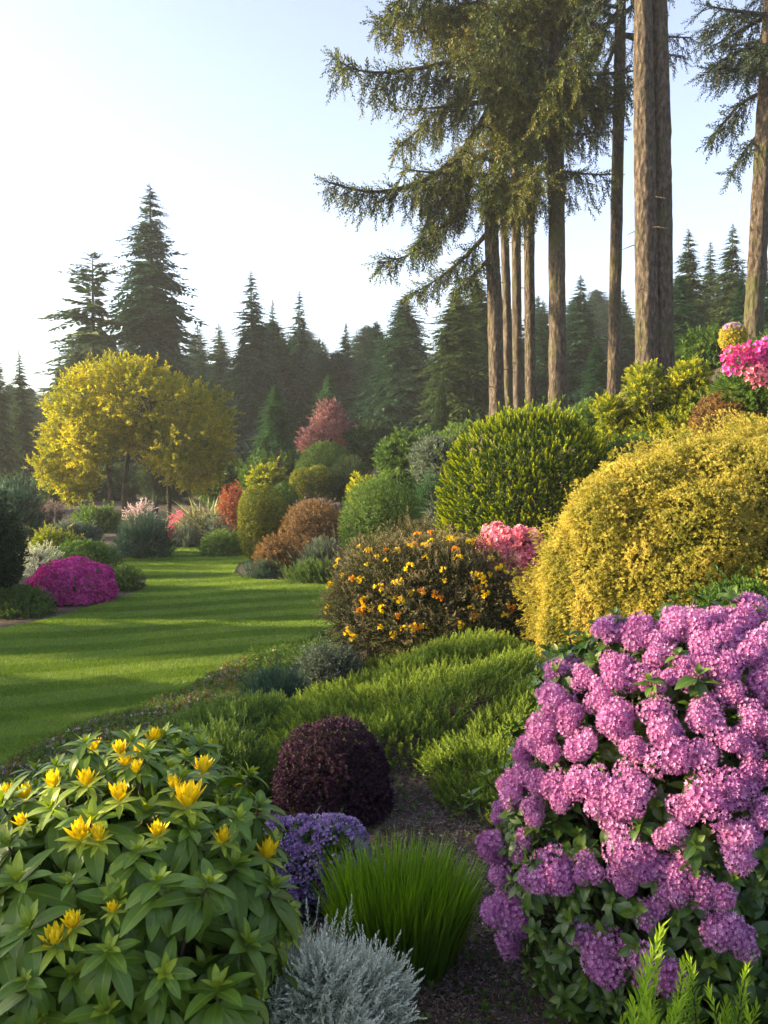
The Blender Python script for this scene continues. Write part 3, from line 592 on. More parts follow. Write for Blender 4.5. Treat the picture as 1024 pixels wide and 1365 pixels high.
for kind, mat, lab, px, top, y, wk in BGT: conifer_place(kind, mat, lab, px, top, y, wk, group='conifers along the skyline of the wood')
conifer_place('dense', 'needle_soft', 'soft bright green conifer behind the golden clipped column', 367, 512, 42, .95)
conifer_place('dense', 'needle_soft', 'blue-green hazy conifer left of the purple-leaved tree top', 440, 500, 46, 1.0)
conifer_place('dense', 'bluegreen', 'dull blue-green conifer right of the purple-leaved tree', 492, 570, 42, .9)
# the dense wood behind them reads as one mass
b = MB(); g2 = np.random.default_rng(3)
for i in range(115):
    y = g2.uniform(62, 100); px = g2.uniform(-120, 1150); k_ = ['dense', 'fir', 'dense', 'narrow'][i % 4]
    top = g2.uniform(424, 488) if px < 620 else g2.uniform(385, 440)
    if px < 110: top = g2.uniform(500, 530)
    p = at(px, top, y); z0 = float(H(p[0], y)) - .3; s = (p[2] - z0) / 20
    a = g2.uniform(0, 6.28); R_ = np.array([[cos(a), -sin(a), 0], [sin(a), cos(a), 0], [0, 0, 1]]) @ np.diag([s * 1.75, s * 1.75, s])
    for src in CONM[k_]:
        V = np.concatenate(src.v) @ R_.T + np.array([p[0], y, z0])
        b.v.append(V); b.l.append(np.concatenate(src.l) + b.n); b.z.append(np.concatenate(src.z)); b.t.append(np.concatenate(src.t)); b.m.append(np.zeros(len(b.z[-1]), int)); b.n += len(V)
tag(b.obj('forest', M['needle_far']), 'dense dark conifer wood closing the garden', 'forest', kind='stuff')
# conifers standing left of the view, towards the low sun; they shade the lawn and the front beds
for i, (x, y, h, k_, wk) in enumerate([(-12.5, -1, 9, 'dense', .8), (-12.5, 1.8, 8.5, 'dense', .85), (-12.6, 4.6, 8.0, 'dense', .85), (-13, 7.5, 4.7, 'dense', 1.1), (-13.4, 8.8, 4.6, 'dense', 1.0), (-13, 10.1, 4.5, 'dense', 1.0), (-13.2, 13.0, 4.7, 'dense', .9), (-13.6, 14.0, 4.8, 'dense', .9), (-13.5, 17.0, 4.6, 'dense', .85), (-13.9, 18.1, 4.7, 'dense', .9)]):
    conifer_place(k_, 'needle_far', 'dark bushy conifer on the sunny side of the lawn', 0, 0, y, wk, x=x, h=h, group='shading conifers beside the lawn')
# ------------------------------------------------------------------ broadleaf trees
def broadtree(name, label, px, base, y, lobes_px, leafT, lsc, mat, n, trunks, cat='tree', amp=.15, thick=1.0):
    """lobes_px: (px, py, rx px, rz px, dy m) of the leaf masses; trunks: lists of (px, py, r m, dy)"""
    p0 = at(px, base, y); z0 = float(H(p0[0], y)); t = thing(name, label, cat, (p0[0], y, z0))
    o = np.array([p0[0], y, z0]); lo = []
    for (a, b_, rx, rz, dy) in lobes_px:
        c = at(a, b_, y + dy) - o; k = (y + dy) / F; k *= .92; lo.append((c, (rx * k, rx * k * thick, rz * k), 2.0))
    P, Nn = shell(lo, n, amp, 1.6, int(px), .55, zmin=.1)
    d = Nn + RG.normal(size=P.shape) * .6 + [0, 0, .25]
    MB().inst(leafT, P, frames(d), lsc * RG.uniform(.6, 1.3, len(P)), .5 + .2 * noise(P, .5, 8) + RG.normal(size=len(P)) * .13).obj('crown', M[mat], t)
    b = MB()
    for tr in trunks:
        pts = [at(q[0], q[1], y + q[3]) - o for q in tr]; pts[0][2] = min(pts[0][2], -.1); b.tube(pts, [q[2] for q in tr], 8, rough=.05)
        for k in range(10):
            s = pts[-1] * U(.3, 1) + pts[-2] * 0; s = pts[-2] + (pts[-1] - pts[-2]) * U(0, 1); c, r, e = lo[int(U(0, len(lo)))]
            e_ = c + RG.normal(size=3) * r * .4; m_ = (s + e_) / 2 + [0, 0, .3]; b.tube([s, m_, e_], [tr[-1][2] * .7, tr[-1][2] * .45, .01], 5)
    b.obj('trunk', M['bark_far'], t, smooth=True); return t
BL = sprig(10, .30, .15, .085, 85, 20, tb=.15)
broadtree('golden_tree', 'spreading golden yellow tree with several slim trunks beyond the lawn', 178, 700, 36,
  [(178, 545, 62, 62, 0), (118, 545, 48, 48, -.5), (150, 520, 55, 40, .6), (215, 540, 55, 42, 0), (255, 555, 48, 42, .3), (275, 590, 36, 40, 0), (95, 585, 36, 42, 0), (76, 622, 28, 28, -.2), (102, 638, 30, 30, .5), (118, 592, 34, 32, -1.2), (240, 600, 46, 40, -.8), (262, 625, 34, 30, .8), (185, 500, 30, 20, 0)],
  BL, .85, 'yellowtree', 10500, [[(149, 706, .12, 0), (147, 660, .10, 0), (143, 600, .08, 0), (140, 560, .04, 0)], [(166, 700, .12, 1), (166, 650, .11, 1), (172, 600, .08, .8), (190, 540, .04, .5)], [(207, 690, .14, .5), (206, 640, .13, .5), (205, 590, .10, .2), (200, 530, .05, 0)], [(226, 690, .10, 1.5), (225, 640, .09, 1.2), (232, 590, .05, .6)]], amp=.32)
broadtree('plum_tree', 'pinkish purple-leaved tree behind the dark clipped dome', 440, 640, 39,
  [(440, 585, 30, 34, 0), (420, 590, 20, 22, -.3), (462, 592, 22, 24, .3), (440, 556, 18, 20, 0), (430, 610, 26, 20, 0), (455, 610, 24, 20, 0)], sprig(9, .22, .12, .06, 80, 10, tb=.2), 1.0, 'plumtree', 2600, [[(440, 650, .1, 0), (440, 610, .07, 0), (441, 570, .03, 0)]], amp=.16)
# ------------------------------------------------------------------ tall conifers on the slope
def spray(n=16, L=.34, w=.028, l=.085):
    T = Tm(); T.add([(-.006, 0, 0), (.006, 0, 0), (0, 0, L)], [(0, 1, 2)], -.45)
    for i in range(n):
        s = (i + .5) / n; side = i * 2.399; d = np.array([cos(side) * .9, sin(side) * .9, .9]); T.use(leaf(l * U(.7, 1.2) * (1.15 - .5 * s), w, .2), basis(d, (0, 0, 1), U(-1, 1)), (0, 0, L * s), t=(s - .5) * .4)
    return T
SPR = [spray() for _ in range(3)]
def bough(bt, bc, pts, r0, side_len=.9, step=.125, hang=1.0, tint=.5, s0=.2, sps=.12, sc=1.0):
    """one limb: its wood goes to bt, its hanging needled twigs to bc"""
    pts = np.asarray(pts, float); seg = np.linalg.norm(np.diff(pts, axis=0), axis=1); cum = np.concatenate([[0], np.cumsum(seg)]); Ln = cum[-1]
    n = max(5, int(Ln / .35)); ss = np.linspace(0, Ln, n); q = np.stack([np.interp(ss, cum, pts[:, i]) for i in range(3)], 1)
    for _ in range(2): q[1:-1] = (q[:-2] + q[1:-1] * 2 + q[2:]) / 4
    bt.tube(q, r0 * (1 - .85 * np.linspace(0, 1, n)), 6)
    PP = []; DD = []
    for s in np.arange(s0 * Ln, Ln, step):
        p = np.array([np.interp(s, ss, q[:, i]) for i in range(3)]); p2 = np.array([np.interp(min(Ln, s + .2), ss, q[:, i]) for i in range(3)]); d = p2 - p; d /= np.linalg.norm(d) + 1e-9
        if np.linalg.norm(p2 - p) < .01: continue
        for sd in (-1, 1):
            if U(0, 1) < .12: continue
            lat = np.cross(d, [0, 0, 1.0]); lat /= np.linalg.norm(lat) + 1e-9
            L2 = side_len * U(.35, 1.15) * (1 - .55 * (s / Ln) ** 2); v = lat * sd * U(.3, .9) + d * U(.2, .7) + np.array([0, 0, U(-.5, .2)]); v /= np.linalg.norm(v)
            k = max(3, int(L2 / sps)); c = p.copy(); tw = [c.copy()]
            for i in range(k):
                v = v + np.array([0, 0, -.22 * hang]); v /= np.linalg.norm(v); c = c + v * L2 / k; tw.append(c.copy()); PP.append(c - v * .1); DD.append(v + RG.normal(size=3) * .35)
            bt.tube(tw, np.linspace(.014, .004, len(tw)), 3, cap=False)
        PP.append(p); DD.append(d + RG.normal(size=3) * .4 + [0, 0, .5])
    PP.append(q[-1]); DD.append(q[-1] - q[-2])
    PP = np.array(PP); DD = np.array(DD)
    for v in range(3): bc.inst(SPR[v], PP[v::3], frames(DD[v::3]), sc * RG.uniform(.7, 1.25, len(PP[v::3])), tint + RG.normal(size=len(PP[v::3])) * .12)
def trunk_mesh(pts, r, sides=20, seed=0):
    """fluted tapering trunk"""
    b = MB(); pts = np.asarray(pts, float); n = 60; s = np.linspace(0, 1, len(pts)); sn = np.linspace(0, 1, n)
    q = np.stack([np.interp(sn, s, pts[:, i]) for i in range(3)], 1)
    for _ in range(3): q[1:-1] = (q[:-2] + q[1:-1] * 2 + q[2:]) / 4
    a = np.arange(sides) * 2 * pi / sides; g = np.random.default_rng(seed); rr = np.interp(sn, np.linspace(0, 1, len(r)), r)
    fl = 1 + .05 * np.sin(a * 5 + g.random() * 6)[None] + .035 * g.normal(size=(n, sides)) + .03 * np.sin(a * 3 + 1)[None] * np.cos(sn * 9)[:, None]
    flare = 1 + .35 * np.exp(-sn * 35)
    V = q[:, None] + (rr * flare)[:, None, None] * fl[..., None] * np.stack([np.cos(a), np.sin(a), 0 * a], 1)[None]
    f = [(i * sides + j, i * sides + (j + 1) % sides, (i + 1) * sides + (j + 1) % sides, (i + 1) * sides + j) for i in range(n - 1) for j in range(sides)]
    return b.raw(V.reshape(-1, 3), f)
def hero(label, y, tr_px, r, limbs_px=(), rnd=0, zr=(None, None), rl=(2, 4), azr=(0, 2 * pi), mat='needle_hero', side_len=.95, tint=.5, second=None, hang=1.0, sc=1.0, dead=0, bark='bark'):
    """tall conifer: trunk px line (px, py) bottom to top; limbs as picture lines at depth y+dy; rnd further random limbs between heights"""
    pts = [at(a, b_, y) for a, b_ in tr_px]; pts[0][2] = min(pts[0][2], float(H(pts[0][0], y))) - .3; o = pts[0].copy(); o[2] += .3
    top = pts[-1] + (pts[-1] - pts[-2]) / np.linalg.norm(pts[-1] - pts[-2]) * 7; 
    t = thing('tall_conifer', label, 'tree', tuple(o), 'tall bare-trunked conifers on the slope')
    L = [p - o for p in pts] + [top - o]
    trunk_mesh(L, [r, r * .92, r * .8, r * .45], seed=int(y * 7)).obj('trunk', M[bark], t, smooth=True)
    if second is not None:
        dx, dy_, r2 = second; trunk_mesh([p + np.array([dx, dy_, 0]) for p in L], [r2, r2 * .92, r2 * .8, r2 * .45], seed=9).obj('trunk', M[bark], t, smooth=True)
    bt = MB(); bc = MB()
    for (ln, dy0, dy1, r0, sl) in limbs_px:
        m = len(ln); P = [at(a, b_, y + dy0 + (dy1 - dy0) * i / (m - 1)) - o for i, (a, b_) in enumerate(ln)]; bough(bt, bc, P, r0, sl * 1.15, tint=tint - .05, hang=hang, sc=sc * 1.1)
    Lz = np.array([p[2] for p in L])
    for i in range(rnd):
        z = at(512, U(zr[0], zr[1]), y)[2] - o[2]; a = U(*azr); ln = U(*rl); base = np.array([np.interp(z, Lz, [p[k] for p in L]) for k in range(3)])
        d = np.array([cos(a), sin(a), .12]); P = [base]; c = base.copy(); dz = U(-.02, .18)
        for k in range(5): d = d + np.array([0, 0, -.16 + (.14 * k / 2)]); c = c + d / np.linalg.norm(d) * ln / 5; P.append(c.copy())
        bough(bt, bc, P, .05 + .012 * ln, side_len, tint=tint + U(-.28, .25), hang=hang, sc=sc, step=.19)
    for i in range(dead):
        z = at(512, U(200, 520), y)[2] - o[2]; a = U(0, 6.28); base = np.array([np.interp(z, Lz, [p[k] for p in L]) for k in range(3)]); e = base + np.array([cos(a), sin(a), -.2]) * U(.3, .8); bt.tube([base, (base + e) / 2 + [0, 0, .05], e], [.018, .012, .004], 4)
    if bt.n:
        bc.v += bt.v; bc.l += [l + bc.n for l in bt.l]; bc.z += bt.z; bc.t += bt.t; bc.m += [m_ + 1 for m_ in bt.m]; bc.n += bt.n
    if bc.n: bc.obj('crown', [M[mat], M['bark']], t)
    return t
hero('leading tall conifer with a sunlit orange-edged trunk and long limbs reaching over the lawn side', 25.5, [(664, 562), (660, 400), (655, 312), (668, 100), (672, -40)], .215,
 [([(662, 130), (625, 195), (585, 232), (540, 252), (490, 258), (462, 250), (437, 243)], 0, -1, .13, .95),
  ([(664, 60), (610, 80), (560, 92), (510, 98), (470, 96), (446, 78)], 0, -1.5, .10, 1.1),
  ([(664, 10), (610, 10), (560, 18), (525, 30), (500, 28)], 0, 1, .10, 1.1),
  ([(664, -40), (600, -30), (545, -12), (520, 12)], 0, -1, .10, 1.0),
  ([(658, 250), (628, 262), (590, 300), (565, 330), (535, 348), (503, 350)], 0, 0, .09, .7),
  ([(658, 300), (630, 335), (600, 360), (572, 382), (548, 392)], 0, 1, .08, .6),
  ([(660, 200), (620, 215), (590, 262), (570, 300), (560, 322)], 0, -1.5, .08, .75),
  ([(664, 100), (610, 130), (570, 160), (545, 188), (530, 196)], 0, 1.5, .09, .9),
  ([(655, 340), (640, 360), (625, 372), (612, 380)], 0, -1, .06, .5)],
 rnd=40, zr=(-60, 270), rl=(1.6, 3.4), azr=(-pi * 1.15, .5), side_len=1.4, dead=6, sc=1.25, hang=1.9)
hero('slim dark trunk standing directly right of the sunlit leading trunk', 29.5, [(680, 560), (676, 400), (671, 260), (668, 0)], .15, rnd=10, zr=(-40, 150), rl=(1.5, 3), dead=5, bark='bark_far')
hero('second slim grey trunk of the close row, right of the dark slim one', 28.5, [(692, 556), (689, 400), (687, 170), (686, 0)], .155, rnd=15, zr=(-60, 170), rl=(1.5, 3.2), dead=8, bark='bark_far', sc=1.15, hang=1.8)
hero('third slim trunk of the close row, with fine hanging twigs around its upper part', 27.5, [(709, 556), (706, 400), (704, 140), (703, 0)], .17, rnd=15, zr=(-60, 190), rl=(1.4, 2.8), mat='needle_hero', dead=8, hang=1.8)
hero('straight brown trunk alone between the slim row and the lone slender trunk', 24.5, [(744, 552), (743, 400), (741, 100), (741, 0)], .24,
 [([(741, 170), (715, 185), (690, 200), (668, 212)], 0, -1, .06, .7)], rnd=27, zr=(-60, 160), rl=(1.5, 2.8), azr=(-pi * 1.2, .3), dead=4, side_len=1.3, sc=1.2, hang=1.9)
hero('lone slender trunk between the straight brown trunk and the thick double trunk', 26, [(817, 562), (820, 400), (826, 100), (828, 0)], .185,
 [([(828, 10), (800, 40), (775, 90), (765, 140)], 0, 0, .05, .6), ([(827, 50), (805, 90), (800, 150), (796, 200)], 0, .5, .05, .6), ([(828, -10), (780, 20), (750, 70), (738, 150)], 0, .5, .05, .6)],
 rnd=12, zr=(-80, 50), rl=(1.4, 2.4), mat='needle_cool', dead=6, hang=1.6)
hero('thick double trunk fused side by side, lit on its left edge', 20, [(863, 500), (861, 300), (858, 100), (857, 0)], .25, rnd=8, zr=(-160, -40), rl=(1.2, 2.0), second=(.40, .16, .25), dead=5, mat='needle_cool')
hero('leaning edge trunk with dark branches hanging on its left side', 22, [(1001, 470), (1012, 300), (1022, 120), (1028, 0)], .235,
 [([(1025, 60), (990, 62), (960, 75), (943, 98)], 0, -.5, .06, .9), ([(1025, 120), (995, 125), (970, 150), (950, 185)], 0, .5, .06, .9), ([(1025, 20), (985, 18), (955, 30), (940, 40)], 0, .5, .06, .9), ([(1022, 170), (1000, 185), (985, 215), (975, 235)], 0, .5, .05, .6)],
 rnd=22, zr=(-60, 110), rl=(1.0, 2.2), mat='needle_cool', side_len=.9)
# ------------------------------------------------------------------ foreground and middle-ground plants with shapes of their own
def ghit(px, py, y0=2.0, y1=40):
    """where the sight line through a picture point meets the ground"""
    ys_ = np.geomspace(y0, y1, 400); P = np.array([at(px, py, y) for y in ys_]); dz = P[:, 2] - H(P[:, 0], P[:, 1]); i = np.argmax(dz < 0)
    return P[i]
def bladeT(l=1.0, w=.012, bend=.8, n=5):
    T = Tm(); v = []; a = 0; p = np.zeros(3)
    for i in range(n + 1):
        s = i / n; ww = w / 2 * (1 - s ** 2) + .0005; v += [p + [-ww, ww * .3, 0], p + [ww, ww * .3, 0]]; a += bend / n * (s + .4); p = p + np.array([0, -sin(a), cos(a)]) * l / n
    return T.add(v, [(2 * i, 2 * i + 1, 2 * i + 3, 2 * i + 2) for i in range(n)], [(i / n - .4) * .5 for i in range(n)])
def fountain(name, label, cat, px, base, y, n, h, r, w, mat, lean=(5, 40), bend=.8, tint=.5, splay=0.0):
    p = at(px, base, y); z0 = float(H(p[0], y)); t = thing(name, label, cat, (p[0], y, z0 - .01))
    b = MB(); Ts = [bladeT(1, w / h, bend * k) for k in (.5, .8, 1.1, 1.4)]
    for i, T in enumerate(Ts):
        m = n // 4; q = np.sqrt(RG.random(m)); az = U(0, 2 * pi, m); pol = np.radians(lean[0] + (lean[1] - lean[0]) * q * U(.6, 1.3, m))
        d = np.stack([np.sin(pol) * np.cos(az), np.sin(pol) * np.sin(az), np.cos(pol)], 1); pos = np.stack([q * r * np.cos(az), q * r * np.sin(az), 0 * q], 1)
        out = d * np.array([1, 1, 0]) + RG.normal(size=d.shape) * .25; yy = -out; x = np.cross(yy, d); x /= np.linalg.norm(x, axis=1, keepdims=True); y2 = np.cross(d, x)
        b.inst(T, pos, np.stack([x, y2, d], 2), h * RG.uniform(.6, 1.12, m), tint + RG.normal(size=m) * .15, jit=.03)
    b.obj('blades', M[mat], t); return t
def mound(name, label, cat, lobes_px, y, style, mat, px=None, dens=1.0, sc=1.0, down=0.0, part='foliage', st_n=8, **kw):
    """lobes_px: (px, py, rx px, rz px, dy m, ry m)"""
    c0 = at(lobes_px[0][0], lobes_px[0][1], y + lobes_px[0][4]); z0 = float(H(c0[0], y)); o = np.array([c0[0], y, z0]); t = thing(name, label, cat, tuple(o)); lo = []
    for (a, b_, rx, rz, dy, ry) in lobes_px: k = (y + dy) / F; lo.append((at(a, b_, y + dy) - o, (rx * k, ry, rz * k), 2.1))
    st = dict(ST[style]); st.update(kw); A = sum(2 * pi * (a * b_ + a * c + b_ * c) / 1.5 for _, (a, b_, c), _ in lo) * .7
    n = int(A / (st['foot'] * sc) ** 2 * st['dens'] * dens); P, Nn = shell(lo, n, st['amp'], st['f'], 3, st['depth'], zmin=-.6)
    g = H(P[:, 0] + o[0], P[:, 1] + o[1]) - o[2]; ok = P[:, 2] > g; P = P[ok]; Nn = Nn[ok]
    P, Nn = ragged_shell(P, Nn, .045 * sc, 1.9)
    d = Nn + np.array([0, 0, st['up'] - down]) + RG.normal(size=P.shape) * st['rnd']
    b = MB().inst(st['T'], P, frames(d), sc * RG.uniform(.7, 1.25, len(P)), .5 + RG.normal(size=len(P)) * .15 + .2 * noise(P, 1.6, 3))
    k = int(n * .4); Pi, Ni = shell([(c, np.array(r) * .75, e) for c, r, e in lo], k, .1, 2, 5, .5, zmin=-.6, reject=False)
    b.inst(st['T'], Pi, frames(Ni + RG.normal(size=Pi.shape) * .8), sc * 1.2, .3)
    b.obj(part, M[mat], t); h = max(c[2] + r[2] for c, r, e in lo); stems(h, lo[0][1][0], st_n, .025, .7).obj('stem', M['stem'], t, smooth=True)
    return t, lo, o
ST['golden'] = dict(T=sprig(10, .055, .028, .019, 85, 20, tb=.2), foot=.05, amp=.11, f=3.0, up=.35, rnd=.5, depth=.10, dens=2.8)
mound('golden_mound', 'huge cascading golden yellow mound above the purple rhododendron', 'shrub',
  [(1010, 820, 292, 238, 0, 1.6), (1090, 700, 180, 150, .3, 1.3), (768, 800, 44, 110, -.3, .4), (746, 850, 26, 62, -.4, .25), (810, 715, 55, 75, -.5, .45), (856, 660, 66, 48, -.3, .6), (960, 628, 100, 40, -.2, .7), (800, 790, 42, 90, -.6, .35), (862, 790, 50, 90, -.8, .4), (940, 720, 70, 80, -.9, .4)],
  8.3, 'golden', 'gold', sc=.54, down=.75)
# ground-hugging carpets
def carpet(name, label, poly_px, h, T, foot, mat, sc=1.0, seed=1, dens=2.4, lean=.3, kind=None, cat='ground cover', parts=True, extra=None, lump=.35):
    Pg = np.array([ghit(*q) for q in poly_px]); x0, x1 = Pg[:, 0].min(), Pg[:, 0].max(); y0, y1 = Pg[:, 1].min(), Pg[:, 1].max()
    n = int((x1 - x0) * (y1 - y0) / foot ** 2 * dens); xx = U(x0, x1, n); yy = U(y0, y1, n); ok = inpoly(xx, yy, [tuple(p[:2]) for p in Pg]); xx = xx[ok]; yy = yy[ok]
    d = np.full(len(xx), 9.0)
    for i in range(len(Pg)):
        a = Pg[i, :2]; b_ = Pg[(i + 1) % len(Pg), :2]; ab = b_ - a; t_ = np.clip(((xx - a[0]) * ab[0] + (yy - a[1]) * ab[1]) / (ab @ ab), 0, 1); d = np.minimum(d, np.hypot(xx - a[0] - ab[0] * t_, yy - a[1] - ab[1] * t_))
    pr = np.clip(d / (h * 1.3), 0, 1) ** .5; nz = noise(np.stack([xx, yy, 0 * xx], 1), .9, seed); nz2 = noise(np.stack([xx, yy, 0 * xx], 1), 3.2, seed + 1)
    z = H(xx, yy); top = h * pr * (1 + lump * nz + .22 * nz2); zz = z + top * (1 - .55 * RG.random(len(xx)) ** 2)
    e = 0.08; gx = (H(xx + e, yy) - H(xx - e, yy)) / (2 * e); c = Pg[:, :2].mean(0); o = np.array([c[0], c[1], float(H(c[0], c[1]))])
    out = np.stack([xx - c[0], yy - c[1], 0 * xx], 1); out /= np.linalg.norm(out, axis=1, keepdims=True) + 1e-6
    dd = out * (lean + .9 * (1 - pr))[:, None] + RG.normal(size=(len(xx), 3)) * .3 + [0, 0, 1]
    P = np.stack([xx, yy, zz], 1) - o; b = MB().inst(T, P, frames(dd), sc * RG.uniform(.7, 1.25, len(xx)), .5 + .16 * nz2 + RG.normal(size=len(xx)) * .14)
    t = thing(name, label, cat, tuple(o)); b.obj('foliage', M[mat], t)
    if extra: 
        for (T2, m2, fr, pn) in extra:
            k = RG.random(len(xx)) < fr; MB().inst(T2, np.stack([xx, yy, z + top * 1.03], 1)[k] - o, frames(RG.normal(size=(k.sum(), 3)) * .4 + [0, -.3, 1]), RG.uniform(.7, 1.3, k.sum()), .5 + RG.normal(size=k.sum()) * .25).obj(pn, M[m2], t)
    sb = MB()
    for i in range(14):
        a = U(0, 2 * pi); L = min(x1 - x0, y1 - y0) * .4 * U(.5, 1); e1 = np.array([cos(a) * L, sin(a) * L, 0]); e1[2] = float(H(o[0] + e1[0], o[1] + e1[1])) - o[2] + h * .3; sb.tube([(0, 0, 0), e1 * .5 + [0, 0, .06], e1], [.012, .009, .004], 5)
    sb.obj('stem', M['stem'], t, smooth=True); return t
GC = sprig(16, .11, .034, .011, 60, 15, tb=.3)
carpet('spreading_shrub', 'broad fresh green mat spreading behind the burgundy dome', [(345, 1060), (352, 1010), (400, 962), (480, 912), (560, 886), (640, 876), (722, 890), (735, 930), (680, 955), (620, 985), (575, 1030), (525, 1030), (440, 1040), (380, 1080)], .20, GC, .048, 'ground', seed=3, lump=.3)
carpet('spreading_shrub', 'second fresh green mat beside the mulch path next to the purple rhododendron', [(568, 1045), (590, 1000), (650, 968), (730, 930), (780, 960), (770, 1060), (730, 1100), (660, 1105), (600, 1085)], .20, GC, .046, 'ground', seed=8, lump=.3)
carpet('spreading_shrub', 'softer duller green mat between the lawn edge and the burgundy dome', [(205, 1010), (240, 975), (330, 955), (400, 965), (365, 1015), (352, 1080), (250, 1090)], .17, GC, .05, 'midgreen', seed=12, lump=.3)
HB = sprig(8, .06, .028, .014, 70, 25, tb=.3); WF = floret(.022, .016, 5, 60)
tag(carpet('flower_border', 'narrow border of tiny white and pink flowers along the lower lawn edge', [(-60, 1075), (20, 1020), (120, 975), (230, 935), (322, 884), (360, 880), (345, 905), (330, 955), (240, 985), (170, 1020), (90, 1060), (-30, 1110)], .09, HB, .042, 'midgreen', seed=5, lump=.5, lean=0,
  extra=[(WF, 'whitish', .26, 'white_blossoms'), (WF, 'lilac', .12, 'pink_blossoms'), (sprig(5, .05, .03, .02), 'rust', .12, 'brown_leaves')]))
carpet('low_shrub', 'low grey-brown heath lining the lawn edge under the orange-flowered bush', [(322, 884), (400, 862), (440, 850), (470, 870), (470, 920), (420, 960), (350, 970), (325, 940)], .12, HB, .05, 'green', seed=6, lump=.4, cat='shrub', extra=[(WF, 'whitish', .05, 'white_blossoms')])
# fill plants on the slope hidden between the larger ones
carpet('undergrowth', 'dark leafy undergrowth between the orange-flowered bush and the chartreuse dome', [(455, 790), (560, 745), (700, 745), (800, 740), (770, 800), (640, 830), (470, 830)], .3, ST['loose']['T'], .16, 'darkgreen', seed=7, sc=.9)
carpet('undergrowth', 'shaded green undergrowth above the chartreuse dome around the trunk feet', [(560, 640), (640, 602), (760, 596), (860, 640), (960, 600), (1100, 600), (1100, 690), (820, 700), (600, 690)], .45, ST['loose']['T'], .26, 'green', seed=9, sc=1.4)
# orange-flowered bush
ST['bronzy'] = dict(T=sprig(10, .12, .038, .016, 65, 20, tb=.35, twig=.004), foot=.075, amp=.16, f=2.0, up=.4, rnd=.7, depth=.45, dens=2.2)
t, lo, o = mound('orange_azalea', 'wide bronze-leaved bush dotted with yellow and orange flowers', 'azalea',
  [(585, 808, 140, 92, .2, 1.0), (500, 805, 62, 80, 0, .6), (530, 775, 60, 50, 0, .6), (600, 765, 70, 45, .1, .7), (676, 822, 60, 62, .1, .6), (640, 790, 55, 42, -.1, .6), (560, 840, 100, 60, -.4, .5), (660, 845, 80, 55, -.3, .5)],
  10.0, 'bronzy', 'bronze', st_n=16, sc=.9)
PET = Tm()
for i in range(11): PET.use(leaf(.05, .026, .2), basis(dirs(rad(U(15, 75)), i * 2.4), (0, 0, 1)), t=U(-.3, .3))
YF = [cluster(PET, 3, .035, .6, .3).mesh for _ in ()]
def fmesh(T, mat, nm): return MB().inst(T, np.zeros((1, 3)), np.eye(3)[None], 1.0, .5, jit=.15).mesh(nm, M[mat])
OFM = [fmesh(cluster(PET, 4, .04, .6, .2), m_, 'flower') for m_ in ('yellowpetal', 'yellowpetal', 'orangepetal')]
def put(mesh, name, p, d, s, parent):
    ob = link(name, mesh, parent); ob.location = tuple(p); ob.rotation_mode = 'QUATERNION'
    Rm = frames(np.asarray(d, float)[None])[0]; ob.rotation_quaternion = mathutils.Matrix(Rm.tolist()).to_quaternion(); ob.scale = (s, s, s); return ob
YPX = [(357, 0)]
cnt = 0
Pf, Nf = shell(lo, 900, .08, 2, 3, .05, zmin=.3)
for i in RG.permutation(len(Pf)):
    if Nf[i][1] > .25 or cnt >= 79: continue
    w_ = Pf[i] + o; ppx = 512 + w_[0] / w_[1] * F
    if Pf[i][2] < .45 and U(0, 1) < .7: continue
    put(OFM[int(U(0, 3))], 'flower', Pf[i] + Nf[i] * .04, Nf[i] + [0, -.2, .6], U(.4, .85), t); cnt += 1
for q in [(460, 768), (478, 772), (505, 742), (530, 735), (567, 728), (610, 745), (655, 745), (485, 800), (510, 812), (538, 838), (492, 886), (525, 845), (545, 757), (590, 760), (640, 770), (690, 775), (668, 760), (705, 760), (575, 722), (600, 720)]:
    p, n_ = hit(*q, o + lo[0][0], np.array(lo[0][1]) * 1.06); put(OFM[int(U(0, 2))], 'flower', p - o, n_ + [0, 0, .5], U(.6, 1.0), t)
# pink azalea behind it
shrub('pink_azalea', 'flat-topped bright pink azalea between the orange-flowered bush and the golden mound', 'azalea', 680, 800, 122, 108, 10.3, 'tight', 'green', 'loose', sc=.8, flowers=[(cluster(FL5, 9, .05, .7, .1), 'pink', 2300, 1.0, .48, 'blossoms')])
# edge rhododendron with magenta and pink trusses
t, lo, o = mound('pink_rhododendron', 'rhododendron at the right edge with magenta flowers above pink ones', 'rhododendron', [(1045, 505, 75, 48, 0, .6), (1010, 520, 45, 38, 0, .4), (1075, 480, 60, 40, .2, .5)], 12.0, 'loose', 'green', sc=.7)
TR = [fmesh(cluster(floret(.05, .035, 5, 55), 16, .10, .8, -.1), m_, 'flower_truss') for m_ in ('magenta', 'hotpink', 'pink')]
for q in [(968, 482), (975, 470), (985, 478), (992, 468), (1002, 474), (1010, 466), (1020, 470), (1028, 462), (1000, 484), (975, 492), (1015, 482)]: put(TR[int(U(0, 2))], 'flower_truss', at(*q, 11.6) - o, (U(-.5, .5), -.7, .6), U(.8, 1.2), t)
for q in [(995, 500), (1008, 495), (1018, 503), (1026, 494), (1003, 508), (1030, 506)]: put(TR[2], 'flower_truss', at(*q, 11.55) - o, (U(-.5, .5), -.7, .6), U(.8, 1.2), t)
